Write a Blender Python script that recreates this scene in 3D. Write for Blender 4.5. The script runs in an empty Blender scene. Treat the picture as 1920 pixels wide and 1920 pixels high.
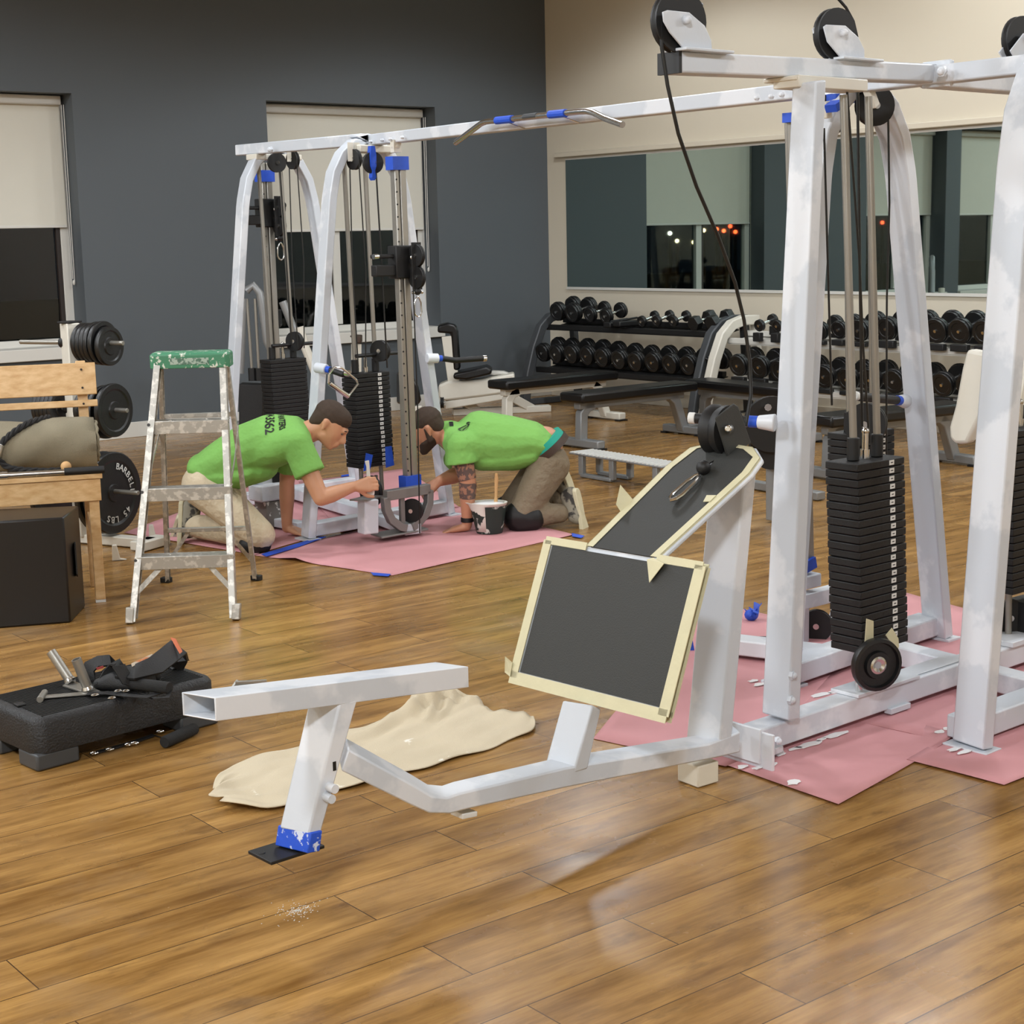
import bpy, bmesh, math, random
from mathutils import Vector as Ve, Matrix as Mx
random.seed(7)
SC = bpy.context.scene
COL = SC.collection
# ---------------------------------------------------------------- camera
cam = bpy.data.cameras.new('camera'); cam.sensor_width = 36; cam.lens = 56.25
cam.clip_start = .05; cam.clip_end = 200
co = bpy.data.objects.new('camera', cam); COL.objects.link(co)
R_ = Ve((0.781433, -0.623613, -0.021674)); U_ = Ve((0.122604, 0.119390, 0.985248)); W_ = Ve((0.611826, 0.772562, -0.169753))
co.matrix_world = Mx(((R_.x, U_.x, -W_.x, 0), (R_.y, U_.y, -W_.y, 0), (R_.z, U_.z, -W_.z, 1.62), (0, 0, 0, 1)))
SC.camera = co
SC.view_settings.view_transform = 'Standard'; SC.view_settings.look = 'None'
SC.view_settings.gamma = 1; SC.view_settings.use_curve_mapping = False
SC.view_settings.exposure = 0.3
# ---------------------------------------------------------------- world: night outside
wd = bpy.data.worlds.new('night'); SC.world = wd; wd.use_nodes = True
wd.node_tree.nodes['Background'].inputs[0].default_value = (.006, .008, .012, 1)
wd.node_tree.nodes['Background'].inputs[1].default_value = .6
# ---------------------------------------------------------------- ceiling lamps' light (the fixtures themselves are built below)
CEIL = 4.75
LAMPS = [(-1.4, -0.9, 4.2), (-1.9, 3.9, 2.0), (-1.9, 7.0, 1.7), (-1.9, 10.2, 1.4), (1.6, 7.0, .9), (1.6, 10.2, .9), (5.3, -.9, .6), (5.3, 3.4, .3), (5.3, 7.0, .9), (8.9, -.6, 1.4), (8.9, 3.4, 1.3), (8.9, 7.0, .8), (8.9, 10.2, .55)]
for i, (x, y, k_) in enumerate(LAMPS):
    l = bpy.data.lights.new('ceiling_lamp_light', 'SPOT'); l.energy = 205 * LAMPS[i][2]; l.color = (.90, .95, 1)
    l.spot_size = math.radians(140 if (x, y) == (8.9, 10.2) else 168); l.spot_blend = .2; l.shadow_soft_size = .3
    o = bpy.data.objects.new('ceiling_lamp_light', l); o.location = (x, y, CEIL - .42); COL.objects.link(o)

# ================================================================ helpers
WL = {}
def link(o): COL.objects.link(o); return o
def tag(o, label=None, cat=None, group=None, kind=None):
    if label: o['label'] = label
    if cat: o['category'] = cat
    if group: o['group'] = group
    if kind: o['kind'] = kind
    return o
def thing(name, label, cat, loc=(0, 0, 0), group=None):
    o = link(bpy.data.objects.new(name, None)); o.location = loc; o.empty_display_size = .1
    WL[o] = Ve(loc); return tag(o, label, cat, group)
def copy_tree(o, parent=None):
    c = o.copy(); COL.objects.link(c); c.parent = parent
    for ch in list(o.children): copy_tree(ch, c)
    return c
def frame(d, up=(0, 0, 1)):
    d = Ve(d).normalized(); up = Ve(up)
    if abs(d.dot(up.normalized())) > .985: up = Ve((1, 0, 0)) if abs(d.x) < .9 else Ve((0, 1, 0))
    s = d.cross(up).normalized(); return d, s, s.cross(d).normalized()
class MB:
    def __init__(s): s.b = bmesh.new(); s.uvs = 0
    def face(s, vs, mi=0):
        try: f = s.b.faces.new(vs); f.material_index = mi; return f
        except ValueError: return None
    def loft(s, rings, cap=True, mi=0, closed=False):
        R = [[s.b.verts.new(Ve(p)) for p in r] for r in rings]
        n = len(R[0]); k = len(R)
        for i in range(k if closed else k - 1):
            a, b = R[i], R[(i + 1) % k]
            for j in range(n): s.face([a[j], a[(j + 1) % n], b[(j + 1) % n], b[j]], mi)
        if cap and not closed: s.face(R[0][::-1], mi); s.face(R[-1], mi)
        return s
    def prism(s, poly, vec, mi=0):
        v = Ve(vec); return s.loft([[Ve(p) for p in poly], [Ve(p) + v for p in poly]], True, mi)
    def bar(s, p0, p1, w, h, up=(0, 0, 1), w1=None, h1=None, mi=0):
        p0, p1 = Ve(p0), Ve(p1); d, a, u = frame(p1 - p0, up)
        def r(p, w, h): return [p - a * w / 2 - u * h / 2, p + a * w / 2 - u * h / 2, p + a * w / 2 + u * h / 2, p - a * w / 2 + u * h / 2]
        return s.loft([r(p0, w, h), r(p1, w1 or w, h1 or h)], True, mi)
    def box(s, c, size, rz=0, mi=0):
        c = Ve(c); x, y, z = [q / 2 for q in size]; m = Mx.Rotation(rz, 3, 'Z')
        r = [[c + m @ Ve((a * x, b * y, k * z)) for a, b in ((-1, -1), (1, -1), (1, 1), (-1, 1))] for k in (-1, 1)]
        return s.loft(r, True, mi)
    def ring(s, c, d, r, n, up=(0, 0, 1), ry=None):
        d, a, u = frame(d, up); ry = ry or r
        return [Ve(c) + a * math.cos(t) * r + u * math.sin(t) * ry for t in [2 * math.pi * i / n for i in range(n)]]
    def cyl(s, p0, p1, r, n=16, r1=None, mi=0):
        d = Ve(p1) - Ve(p0); return s.loft([s.ring(p0, d, r, n), s.ring(p1, d, r if r1 is None else r1, n)], True, mi)
    def tube(s, pts, r, n=10, mi=0, closed=False):
        pts = [Ve(p) for p in pts]; k = len(pts); up = None; rings = []
        for i, p in enumerate(pts):
            if closed: d = (pts[(i + 1) % k] - pts[i - 1])
            else: d = (pts[min(i + 1, k - 1)] - pts[max(i - 1, 0)])
            d.normalize()
            if up is None: _, _, up = frame(d)
            a = d.cross(up)
            if a.length < 1e-4: _, a, up = frame(d)
            a.normalize(); up = a.cross(d).normalized(); rr = r[i] if isinstance(r, (list, tuple)) else r
            rings.append([p + a * math.cos(t) * rr + up * math.sin(t) * rr for t in [2 * math.pi * j / n for j in range(n)]])
        return s.loft(rings, True, mi, closed)
    def lathe(s, prof, p0, ax, n=24, mi=0):
        d, a, u = frame(ax); p0 = Ve(p0)
        return s.loft([[p0 + d * z + (a * math.cos(t) + u * math.sin(t)) * max(r, 1e-4) for t in [2 * math.pi * j / n for j in range(n)]] for r, z in prof], True, mi)
    def ball(s, c, r, n=12, mi=0, m=None):
        if not isinstance(r, (tuple, list)): r = (r, r, r)
        M = Mx.Translation(Ve(c)) @ (m.to_4x4() if m else Mx.Identity(4)) @ Mx.Diagonal((*r, 1))
        g = bmesh.ops.create_uvsphere(s.b, u_segments=n, v_segments=max(6, n // 2 + 2), radius=1, matrix=M)
        for v in g['verts']:
            for f in v.link_faces: f.material_index = mi
        return s
    def hull(s, sph, n=10, m=None):
        b = bmesh.new()
        for q in sph:
            c, r = q[0], q[1]
            if not isinstance(r, (tuple, list)): r = (r, r, r)
            M = Mx.Translation(Ve(c)) @ (m.to_4x4() if m else Mx.Identity(4)) @ Mx.Diagonal((*r, 1))
            bmesh.ops.create_uvsphere(b, u_segments=n, v_segments=8, radius=1, matrix=M)
        h = bmesh.ops.convex_hull(b, input=list(b.verts))
        fs = [g for g in h['geom'] if isinstance(g, bmesh.types.BMFace)]; mp = {}
        for f in fs:
            for v in f.verts:
                if v not in mp: mp[v] = s.b.verts.new(v.co)
        for f in fs: s.face([mp[v] for v in f.verts])
        b.free(); return s
    def build(s, name, mat, parent=None, bevel=0, smooth=35, label=None, vox=0, sm=0, origin=None, solid=0, sub=0):
        bmesh.ops.recalc_face_normals(s.b, faces=list(s.b.faces))
        me = bpy.data.meshes.new(name); s.b.to_mesh(me); s.b.free()
        o = link(bpy.data.objects.new(name, me))
        if parent: L = WL[parent]; o.parent = parent
        elif origin is not None: L = Ve(origin)
        else:
            c = [v.co for v in me.vertices]
            L = Ve(((min(v.x for v in c) + max(v.x for v in c)) / 2, (min(v.y for v in c) + max(v.y for v in c)) / 2, min(v.z for v in c)))
        me.transform(Mx.Translation(-L))
        if not parent: o.location = L
        WL[o] = L
        for m in (mat if isinstance(mat, (list, tuple)) else [mat]): me.materials.append(m)
        for p in me.polygons: p.use_smooth = True
        me.set_sharp_from_angle(angle=math.radians(smooth))
        if solid: md = o.modifiers.new('thick', 'SOLIDIFY'); md.thickness = solid
        if vox: md = o.modifiers.new('union', 'REMESH'); md.mode = 'VOXEL'; md.voxel_size = vox; md.use_smooth_shade = True
        if sm: md = o.modifiers.new('soft', 'SMOOTH'); md.iterations = sm; md.factor = .5
        if sub: md = o.modifiers.new('sub', 'SUBSURF'); md.levels = md.render_levels = sub
        if bevel: md = o.modifiers.new('edge', 'BEVEL'); md.width = bevel; md.segments = 2; md.limit_method = 'ANGLE'; md.angle_limit = math.radians(40)
        if label: o['label'] = label
        return o
def strip(path, t):
    P = [Ve((p[0], p[1])) for p in path]; A = []; B = []
    for i, p in enumerate(P):
        d1 = (P[i] - P[i - 1]).normalized() if i else None
        d2 = (P[i + 1] - P[i]).normalized() if i < len(P) - 1 else None
        d1 = d1 or d2; d2 = d2 or d1; n = (Ve((-d1.y, d1.x)) + Ve((-d2.y, d2.x))).normalized()
        k = t / 2 / max(.4, n.dot(Ve((-d1.y, d1.x)))); A.append(p + n * k); B.append(p - n * k)
    return A, B
# ---------------------------------------------------------------- materials
def srgb(h):
    h = h.lstrip('#'); c = [int(h[i:i + 2], 16) / 255 for i in (0, 2, 4)]
    return tuple([(x / 12.92 if x <= .04045 else ((x + .055) / 1.055) ** 2.4) for x in c]) + (1,)
class NT:
    def __init__(s, name):
        s.m = bpy.data.materials.new(name); s.m.use_nodes = True; s.t = s.m.node_tree; s.p = s.t.nodes['Principled BSDF']
    def n(s, k, **kw):
        o = s.t.nodes.new('ShaderNode' + k)
        for a, v in kw.items():
            if a[0] == 'i' and a[1:].isdigit(): o.inputs[int(a[1:])].default_value = v
            elif hasattr(o, a): setattr(o, a, v)
            else: o.inputs[a.replace('_', ' ')].default_value = v
        return o
    def l(s, a, b): s.t.links.new(a, b)
    def co(s, scale=(1, 1, 1), kind='Object', rot=(0, 0, 0)):
        c = s.n('TexCoord'); m = s.n('Mapping'); m.inputs['Scale'].default_value = scale; m.inputs['Rotation'].default_value = rot; s.l(c.outputs[kind], m.inputs[0]); return m.outputs[0]
    def noise(s, sc, det=4, vec=None, rough=.55):
        n = s.n('TexNoise'); n.inputs['Scale'].default_value = sc; n.inputs['Detail'].default_value = det; n.inputs['Roughness'].default_value = rough
        s.l(vec if vec is not None else s.co(), n.inputs['Vector']); return n.outputs['Fac']
    def ramp(s, f, a, b, c0=(0, 0, 0, 1), c1=(1, 1, 1, 1)):
        r = s.n('ValToRGB'); e = r.color_ramp.elements; e[0].position = a; e[1].position = b; e[0].color = c0; e[1].color = c1; s.l(f, r.inputs[0]); return r.outputs[0]
    def mix(s, f, a, b, mode='MIX'):
        m = s.n('Mix', data_type='RGBA', blend_type=mode)
        for v, i in ((f, 0), (a, 6), (b, 7)):
            if isinstance(v, (float, int)): m.inputs[i].default_value = v
            elif isinstance(v, tuple): m.inputs[i].default_value = v
            else: s.l(v, m.inputs[i])
        return m.outputs[2]
    def bump(s, h, st=.2, dist=.01):
        b = s.n('Bump'); b.inputs['Strength'].default_value = st; b.inputs['Distance'].default_value = dist; s.l(h, b.inputs['Height']); s.l(b.outputs[0], s.p.inputs['Normal'])
def M(name, c, rough=.5, metal=0, var=.06, vs=6, bump=0, bs=60, bd=.004, spec=.5, c2=None, lo=.55, hi=.6, ps=8, coat=0, stretch=(1, 1, 1)):
    t = NT(name); col = srgb(c); p = t.p
    f = t.noise(vs, 4, t.co(stretch))
    d = tuple(x * (1 - var) for x in col[:3]) + (1,); u = tuple(min(1, x * (1 + var)) for x in col[:3]) + (1,)
    cc = t.mix(f, d, u)
    if c2: cc = t.mix(t.ramp(t.noise(ps, 5), lo, hi), cc, srgb(c2))
    t.l(cc, p.inputs['Base Color']); p.inputs['Roughness'].default_value = rough; p.inputs['Metallic'].default_value = metal
    p.inputs['Specular IOR Level'].default_value = spec
    if coat: p.inputs['Coat Weight'].default_value = coat
    if bump: t.bump(t.noise(bs, 3), bump, bd)
    return t.m
m_white = M('white_paint', '#c6ccd4', .38, var=.05, vs=3, bump=.12, bs=40, c2='#d9dde3', lo=.5, hi=.56, ps=4)
m_cream = M('cream_enamel', '#d6d2c6', .35)
m_grayp = M('grey_primer', '#7d7b79', .45, metal=.2)
m_silver = M('silver_powder_coat', '#8b8d8e', .4, metal=.35)
m_dsilver = M('dark_grey_powder_coat', '#4b4e51', .45, metal=.3)
m_black = M('black_rubber', '#0f0f10', .55)
m_iron = M('black_cast_iron', '#101112', .42, bump=.2, bs=120, spec=.6)
m_stack = M('black_weight_steel', '#0c0c0d', .6, bump=.25, bs=150)
m_vinyl = M('black_vinyl', '#0b0b0d', .33, bump=.1, bs=90)
m_rubber = M('charcoal_rubber_mat', '#30312f', .62, bump=.25, bs=300, vs=2)
m_chrome = M('chrome', '#d2d2d0', .2, metal=1, var=.03)
m_steel = M('brushed_steel', '#9c9992', .4, metal=.75, var=.1, vs=4)
m_cable = M('black_cable', '#0c0c0d', .35)
m_tape = M('masking_tape', '#ccc6a4', .6, var=.07, vs=20, bump=.3, bs=30)
m_blue = M('blue_painters_tape', '#1f4fc4', .55, var=.15, vs=30, bump=.3, bs=40)
m_label = M('white_sticker', '#d8d8d4', .5, var=.02)
m_alum = M('paint_spattered_aluminium', '#a9a69f', .42, metal=.55, var=.1, c2='#c9c6be', lo=.5, hi=.58, ps=30, bump=.15)
m_green = M('green_plastic', '#3f7f5e', .5, c2='#cfd2c6', lo=.57, hi=.62, ps=45)
m_pine = None
m_paper = M('pink_rosin_paper', '#c98f93', .75, var=.04, vs=2.5, bump=.35, bs=9)
m_cloth = M('canvas_drop_cloth', '#cdc0a6', .9, var=.05, bump=.5, bs=400, c2='#ece8dc', lo=.66, hi=.7, ps=10)
m_towel = M('grey_brown_fleece', '#827a66', .95, var=.22, vs=7, bump=.8, bs=220)
m_shirt = M('lime_green_cotton', '#78b056', .85, var=.06, vs=6, bump=.6, bs=9, bd=.03)
m_skin = M('skin', '#c4906f', .5, var=.06, vs=12)
m_skin2 = M('skin_tattooed_arms', '#bd8668', .5, var=.06, vs=12)
m_hair = M('short_brown_hair', '#3b2c20', .8, var=.25, vs=60, bump=.5, bs=260)
m_pants = M('paint_stained_painter_trousers', '#cdbfa4', .9, var=.06, c2='#8d8271', lo=.6, hi=.68, ps=6, bump=.8, bs=11, bd=.03)
m_khaki = M('khaki_canvas', '#7d705c', .9, var=.07, bump=.8, bs=13, bd=.03)
m_shoe = M('worn_grey_shoe', '#8f8b7c', .8, c2='#3c3a37', lo=.5, hi=.56, ps=14)
m_sole = M('worn_sole', '#c9c2a4', .8, var=.12, vs=30, bump=.4, bs=60)
m_orange = M('orange_rubber', '#b4582a', .6)
m_teal = M('teal_fabric', '#1f9a86', .8)
m_brown = M('brown_leather', '#3b2a1f', .6)
m_woodh = M('raw_wood', '#c79d6a', .6, var=.1, vs=20)
m_wpaint = M('wet_white_paint', '#f0f1f2', .18, var=.02)
m_bucket = M('paint_bucket_shell', '#20302c', .5, c2='#c9c8c0', lo=.6, hi=.66, ps=16)
m_box = M('black_painted_plywood', '#100d0c', .38, var=.15, vs=5)
def wood(name, a, b, sc=(1.2, 14, 14)):
    t = NT(name); v = t.co(sc); g = t.noise(3, 6, v); t.l(t.mix(t.ramp(g, .35, .7), srgb(a), srgb(b)), t.p.inputs['Base Color']); t.p.inputs['Roughness'].default_value = .45; t.bump(g, .08, .004); return t.m
m_pine = wood('varnished_pine', '#d8b585', '#bf9560')
def floor_mat():
    t = NT('oak_laminate_planks'); v = t.co()
    br = t.n('TexBrick'); br.offset = .37; br.inputs['Scale'].default_value = 1; br.inputs['Brick Width'].default_value = 1.22; br.inputs['Row Height'].default_value = .192
    br.inputs['Mortar Size'].default_value = .0016; br.inputs['Mortar Smooth'].default_value = .1; br.inputs['Bias'].default_value = 0
    br.inputs['Color1'].default_value = (0, 0, 0, 1); br.inputs['Color2'].default_value = (1, 1, 1, 1); br.inputs['Mortar'].default_value = (0, 0, 0, 1)
    t.l(v, br.inputs['Vector'])
    # plank id shifts the grain so it does not run across joints
    add = t.n('VectorMath', operation='MULTIPLY_ADD'); t.l(br.outputs['Color'], add.inputs[0]); add.inputs[1].default_value = (7, 5, 3); t.l(v, add.inputs[2])
    m1 = t.n('Mapping'); m1.inputs['Scale'].default_value = (.9, 6.5, 1); t.l(add.outputs[0], m1.inputs[0])
    g1 = t.noise(2.1, 6, m1.outputs[0], .62)
    m2 = t.n('Mapping'); m2.inputs['Scale'].default_value = (2.5, 55, 1); t.l(add.outputs[0], m2.inputs[0])
    g2 = t.noise(2.5, 4, m2.outputs[0], .6)
    m3 = t.n('Mapping'); m3.inputs['Scale'].default_value = (2.2, 6, 1); t.l(add.outputs[0], m3.inputs[0])
    g3 = t.noise(2.4, 5, m3.outputs[0], .65)
    c = t.mix(t.ramp(g1, .32, .68), srgb('#805a2a'), srgb('#c39758'))
    c = t.mix(t.ramp(g2, .35, .75), t.mix(.26, c, srgb('#5a3c1c')), c)
    c = t.mix(t.ramp(g3, .56, .74, (0, 0, 0, 1), (.62, .62, .62, 1)), c, srgb('#5e4327'))
    pl = t.ramp(br.outputs['Color'], 0, 1, (.80, .78, .76, 1), (1.0, 1.0, 1.0, 1))
    c = t.mix(1.0, c, pl, 'MULTIPLY')
    c = t.mix(br.outputs['Fac'], c, srgb('#4a331b'))
    # paler greyish patches, spread over all the boards by noise
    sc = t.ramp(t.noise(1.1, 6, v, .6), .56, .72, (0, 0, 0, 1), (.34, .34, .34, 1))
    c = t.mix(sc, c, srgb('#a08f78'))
    t.l(c, t.p.inputs['Base Color'])
    rr = t.ramp(t.noise(3.5, 5, v), .3, .8, (.19, .19, .19, 1), (.34, .34, .34, 1)); t.l(rr, t.p.inputs['Roughness'])
    t.p.inputs['Specular IOR Level'].default_value = .42
    bb = t.mix(br.outputs['Fac'], g2, (0, 0, 0, 1)); t.bump(bb, .05, .003)
    return t.m
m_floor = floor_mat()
m_wallg = M('charcoal_wall_paint', '#51575c', .6, var=.03, vs=1.5, bump=.08, bs=180)
m_wallb = M('beige_wall_paint', '#cfc6b3', .65, var=.03, vs=1.5, bump=.08, bs=180)
m_trim = M('white_trim', '#cfcdc6', .5, var=.02)
m_shade = M('off_white_roller_fabric', '#cfccc0', .8, var=.02, bump=.1, bs=300)
m_ceil = M('off_white_ceiling', '#bdb8ad', .8, var=.03)
m_dark = M('dark_window_track', '#2a211d', .5)
def glass():
    t = NT('window_glass'); t.t.nodes.remove(t.p); out = t.t.nodes['Material Output']
    g = t.n('BsdfGlossy'); g.inputs['Roughness'].default_value = .02; tr = t.n('BsdfTransparent'); tr.inputs[0].default_value = (.85, .9, .88, 1)
    fr = t.n('Fresnel', IOR=1.6); mx = t.n('MixShader'); ge = t.n('NewGeometry'); mm = t.n('Math', operation='MULTIPLY'); iv = t.n('Math', operation='SUBTRACT', i0=1.0); t.l(ge.outputs['Backfacing'], iv.inputs[1]); t.l(fr.outputs[0], mm.inputs[0]); t.l(iv.outputs[0], mm.inputs[1]); t.l(mm.outputs[0], mx.inputs[0]); t.l(tr.outputs[0], mx.inputs[1]); t.l(g.outputs[0], mx.inputs[2]); t.l(mx.outputs[0], out.inputs[0]); return t.m
m_glass = glass()
m_mirror = M('mirror_silver', '#aebfba', .015, metal=1, var=0)
def emit(name, c, s):
    t = NT(name); t.p.inputs['Base Color'].default_value = srgb(c); t.p.inputs['Emission Color'].default_value = srgb(c); t.p.inputs['Emission Strength'].default_value = s; return t.m

# ================================================================ the room
XW, YW = 10.57, 12.65
X0, Y0 = -4.5, -4.5
def struct(name, mb, m, **k): return tag(mb.build(name, m, **k), kind='structure')
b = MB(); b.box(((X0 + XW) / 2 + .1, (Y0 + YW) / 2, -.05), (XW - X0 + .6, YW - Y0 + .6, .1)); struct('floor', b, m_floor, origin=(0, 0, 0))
b = MB(); b.box(((X0 + XW) / 2, (Y0 + YW) / 2, CEIL + .05), (XW - X0 + .6, YW - Y0 + .6, .1)); struct('ceiling', b, m_ceil)
# charcoal wall with the window openings
WINS = [(7.36, 9.19, .77, 2.845), (4.02, 5.56, .80, 2.84), (1.85, 3.72, .80, 2.84)]
b = MB(); T = .34
xs = [X0 - .2, 1.85, 3.72, 4.02, 5.56, 7.36, 9.19, XW + .2]
for i in range(0, 7, 2): b.box(((xs[i] + xs[i + 1]) / 2, YW + T / 2, CEIL / 2), (xs[i + 1] - xs[i], T, CEIL))
for a, c, z0, z1 in WINS:
    b.box(((a + c) / 2, YW + T / 2, z0 / 2), (c - a, T, z0)); b.box(((a + c) / 2, YW + T / 2, (z1 + CEIL) / 2), (c - a, T, CEIL - z1))
struct('wall_back', b, m_wallg)
b = MB(); b.box((XW + .1, (Y0 + YW) / 2, CEIL / 2), (.2, YW - Y0, CEIL)); struct('wall_right', b, m_wallb)
b = MB(); b.box((X0 - .1, (Y0 + YW) / 2, CEIL / 2), (.2, YW - Y0, CEIL)); struct('wall_left', b, m_wallb)
b = MB(); b.box(((X0 + XW) / 2, Y0 - .1, CEIL / 2), (XW - X0, .2, CEIL)); struct('wall_front', b, m_wallb)
b = MB(); b.box(((X0 + XW) / 2, YW - .008, .065), (XW - X0, .016, .13)); struct('baseboard_back', b, m_trim, bevel=.004)
b = MB(); b.box((XW - .008, (Y0 + YW) / 2, .065), (.016, YW - Y0 - .04, .13)); struct('baseboard_right', b, m_wallb, bevel=.004)
for i, (a, c, z0, z1) in enumerate(WINS):
    yf = YW + .26; b = MB(); w = .075
    b.box((a + w / 2, yf, (z0 + z1) / 2), (w, .06, z1 - z0)); b.box((c - w / 2, yf, (z0 + z1) / 2), (w, .06, z1 - z0))
    b.box(((a + c) / 2, yf, z1 - .04), (c - a - 2 * w, .06, .08)); b.box(((a + c) / 2, yf, z0 + .03), (c - a - 2 * w, .06, .06))
    wn = struct('window_%d' % (i + 1), b, m_trim, bevel=.004)
    mx = (a + c) / 2 - .1
    b = MB(); b.box((mx, yf - .005, (z0 + z1) / 2), (.085, .05, z1 - z0 - .14)); b.build('mullion', m_trim, wn, bevel=.003)
    b = MB()
    for x in (mx - .062, c - w - .02): b.box((x, yf - .005, (z0 + z1) / 2), (.035, .03, z1 - z0 - .14))
    b.build('track', m_dark, wn)
    for x0, x1 in ((a + w, mx - .04), (mx + .04, c - w)):
        b = MB(); b.box(((x0 + x1) / 2, yf + .01, (z0 + z1) / 2), (x1 - x0, .008, z1 - z0 - .14)); b.build('glass_pane', m_glass, wn)
    b = MB(); b.box(((a + c) / 2, YW + .10, z0 - .045), (c - a + .03, .3, .1)); b.build('sill', m_trim, wn, bevel=.006)
for i, (a, c, zb, lb) in enumerate(((7.36, 9.19, 1.72, 'roller blind half down behind the near white cable tower'), (4.02, 5.56, 1.79, 'roller blind half down in the window at the left edge, over the pine bench'), (1.85, 3.72, 1.78, 'roller blind half down in the window left of the frame, seen in the mirror'))):
    r = thing('roller_blind', 'off-white ' + lb, 'window blind', ((a + c) / 2, YW + .1, zb), 'off-white roller blinds on the charcoal wall')
    b = MB(); b.box(((a + c) / 2, YW + .205, (zb + 2.8) / 2), (c - a - .05, .003, 2.8 - zb)); b.build('fabric', m_shade, r)
    b = MB(); b.box(((a + c) / 2, YW + .19, 2.795), (c - a - .05, .07, .075)); b.build('cassette', m_trim, r, bevel=.01)
    b = MB(); b.box(((a + c) / 2, YW + .205, zb - .008), (c - a - .05, .014, .022)); b.build('hem_bar', m_trim, r, bevel=.004)
    b = MB(); b.tube([(c - .03, YW + .15, 2.76), (c - .03, YW + .15, 1.35)], .0035, 6); b.tube([(c - .015, YW + .14, 2.76), (c - .02, YW + .14, 1.33)], .0035, 6); b.ball((c - .025, YW + .145, 1.32), (.012, .01, .022)); b.build('pull_cord', m_trim, r)
# long wall mirror, two panels
mr = thing('wall_mirror', 'long frameless mirror on the beige wall above the dumbbell racks', 'mirror', (XW - .01, 9, 1.1))
for y0, y1 in ((12.36, 9.87), (9.865, 7.0), (6.995, 4.2)):
    b = MB(); b.box((XW - .004, (y0 + y1) / 2, 1.73), (.007, y0 - y1, 1.245)); b.build('mirror_panel', m_mirror, mr)
b = MB(); b.box((XW - .009, 8.28, 1.095), (.018, 8.16, .025)); b.box((XW - .007, 8.28, 2.36), (.014, 8.16, .014)); b.build('mirror_channel', m_trim, mr)
b = MB(); b.box((XW - .02, 4, 2.405), (.04, 17, .05)); tag(b.build('trim_1', m_wallb, bevel=.008), kind='structure')
# outlets
for n_, (x, z) in enumerate(((5.13, .33), (8.75, .36))):
    b = MB(); b.box((x, YW - .006, z), (.13, .012, .12)); b.box((x - .02, YW - .013, z + .02), (.03, .004, .03)); b.box((x - .02, YW - .013, z - .025), (.03, .004, .03))
    tag(b.build('wall_outlet', m_label, bevel=.003), ('white wall socket on the charcoal wall behind the plate tree', 'white wall socket low on the charcoal wall beyond the painted cable tower')[n_], 'socket')
# ceiling lamps: pendant bell shades with a lit disc
em = emit('lamp_diffuser', '#fbf4ea', 8)
lp0 = thing('ceiling_lamp', 'round white pendant lamp hanging from the ceiling', 'ceiling lamp', (0, 0, CEIL), 'round pendant lamps in rows over the gym floor')
b = MB(); b.cyl((0, 0, CEIL), (0, 0, CEIL - .2), .012, 8); b.build('stem', m_grayp, lp0)
b = MB(); b.lathe([(.03, 0), (.06, -.04), (.2, -.1), (.26, -.17), (.255, -.17), (.19, -.105), (.03, -.05)], (0, 0, CEIL - .17), (0, 0, 1), 28); b.build('shade', m_trim, lp0)
b = MB(); b.cyl((0, 0, CEIL - .325), (0, 0, CEIL - .335), .225, 28); b.build('diffuser', em, lp0)
for i, (x, y, k_) in enumerate(LAMPS):
    o = lp0 if i == 0 else copy_tree(lp0); o.location = (x, y, CEIL)
# night outside
LAMPPOS = ((-5.59, 26, 1.62, '#ff5a30'), (-6.03, 26, 1.68, '#ff4a28'), (-5.82, 26, 1.58, '#ff5a30'), (-6.2, 26, 1.55, '#ff5026'), (-5.17, 26, 1.6, '#ffd0a0'), (-4.11, 26, 1.55, '#fff0dc'), (-5.7, 27.4, 1.37, '#ffe0b0'), (-6.25, 27.4, 1.33, '#ffd8a0'), (-4.4, 27.4, 1.34, '#fff0dc'), (-11.48, 26, 1.7, '#ff4a28'), (-13.53, 26, 1.85, '#f4fff8'), (-14.1, 26, 1.9, '#fff0dc'), (-14.27, 26, 1.75, '#ff9040'))
b = MB(); b.box((-3, 32, -.15), (90, 38, .1)); struct('ground', b, M('dark_lawn', '#24331c', .9, var=.4, vs=1.5))
for i, (x, y, z, c) in enumerate(LAMPPOS):
    r = thing('street_lamp', 'small lit street lamp far outside in the dark, mirrored in the gym mirror', 'street lamp', (x, y, -.1), 'street lamps out in the dark')
    b = MB(); b.cyl((x, y, -.1), (x, y, z), .04, 8); b.build('pole', m_dsilver, r)
    b = MB(); b.ball((x, y, z + .06), .045, 10); b.build('lamp_head', emit('street_light', c, 9), r)

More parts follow.
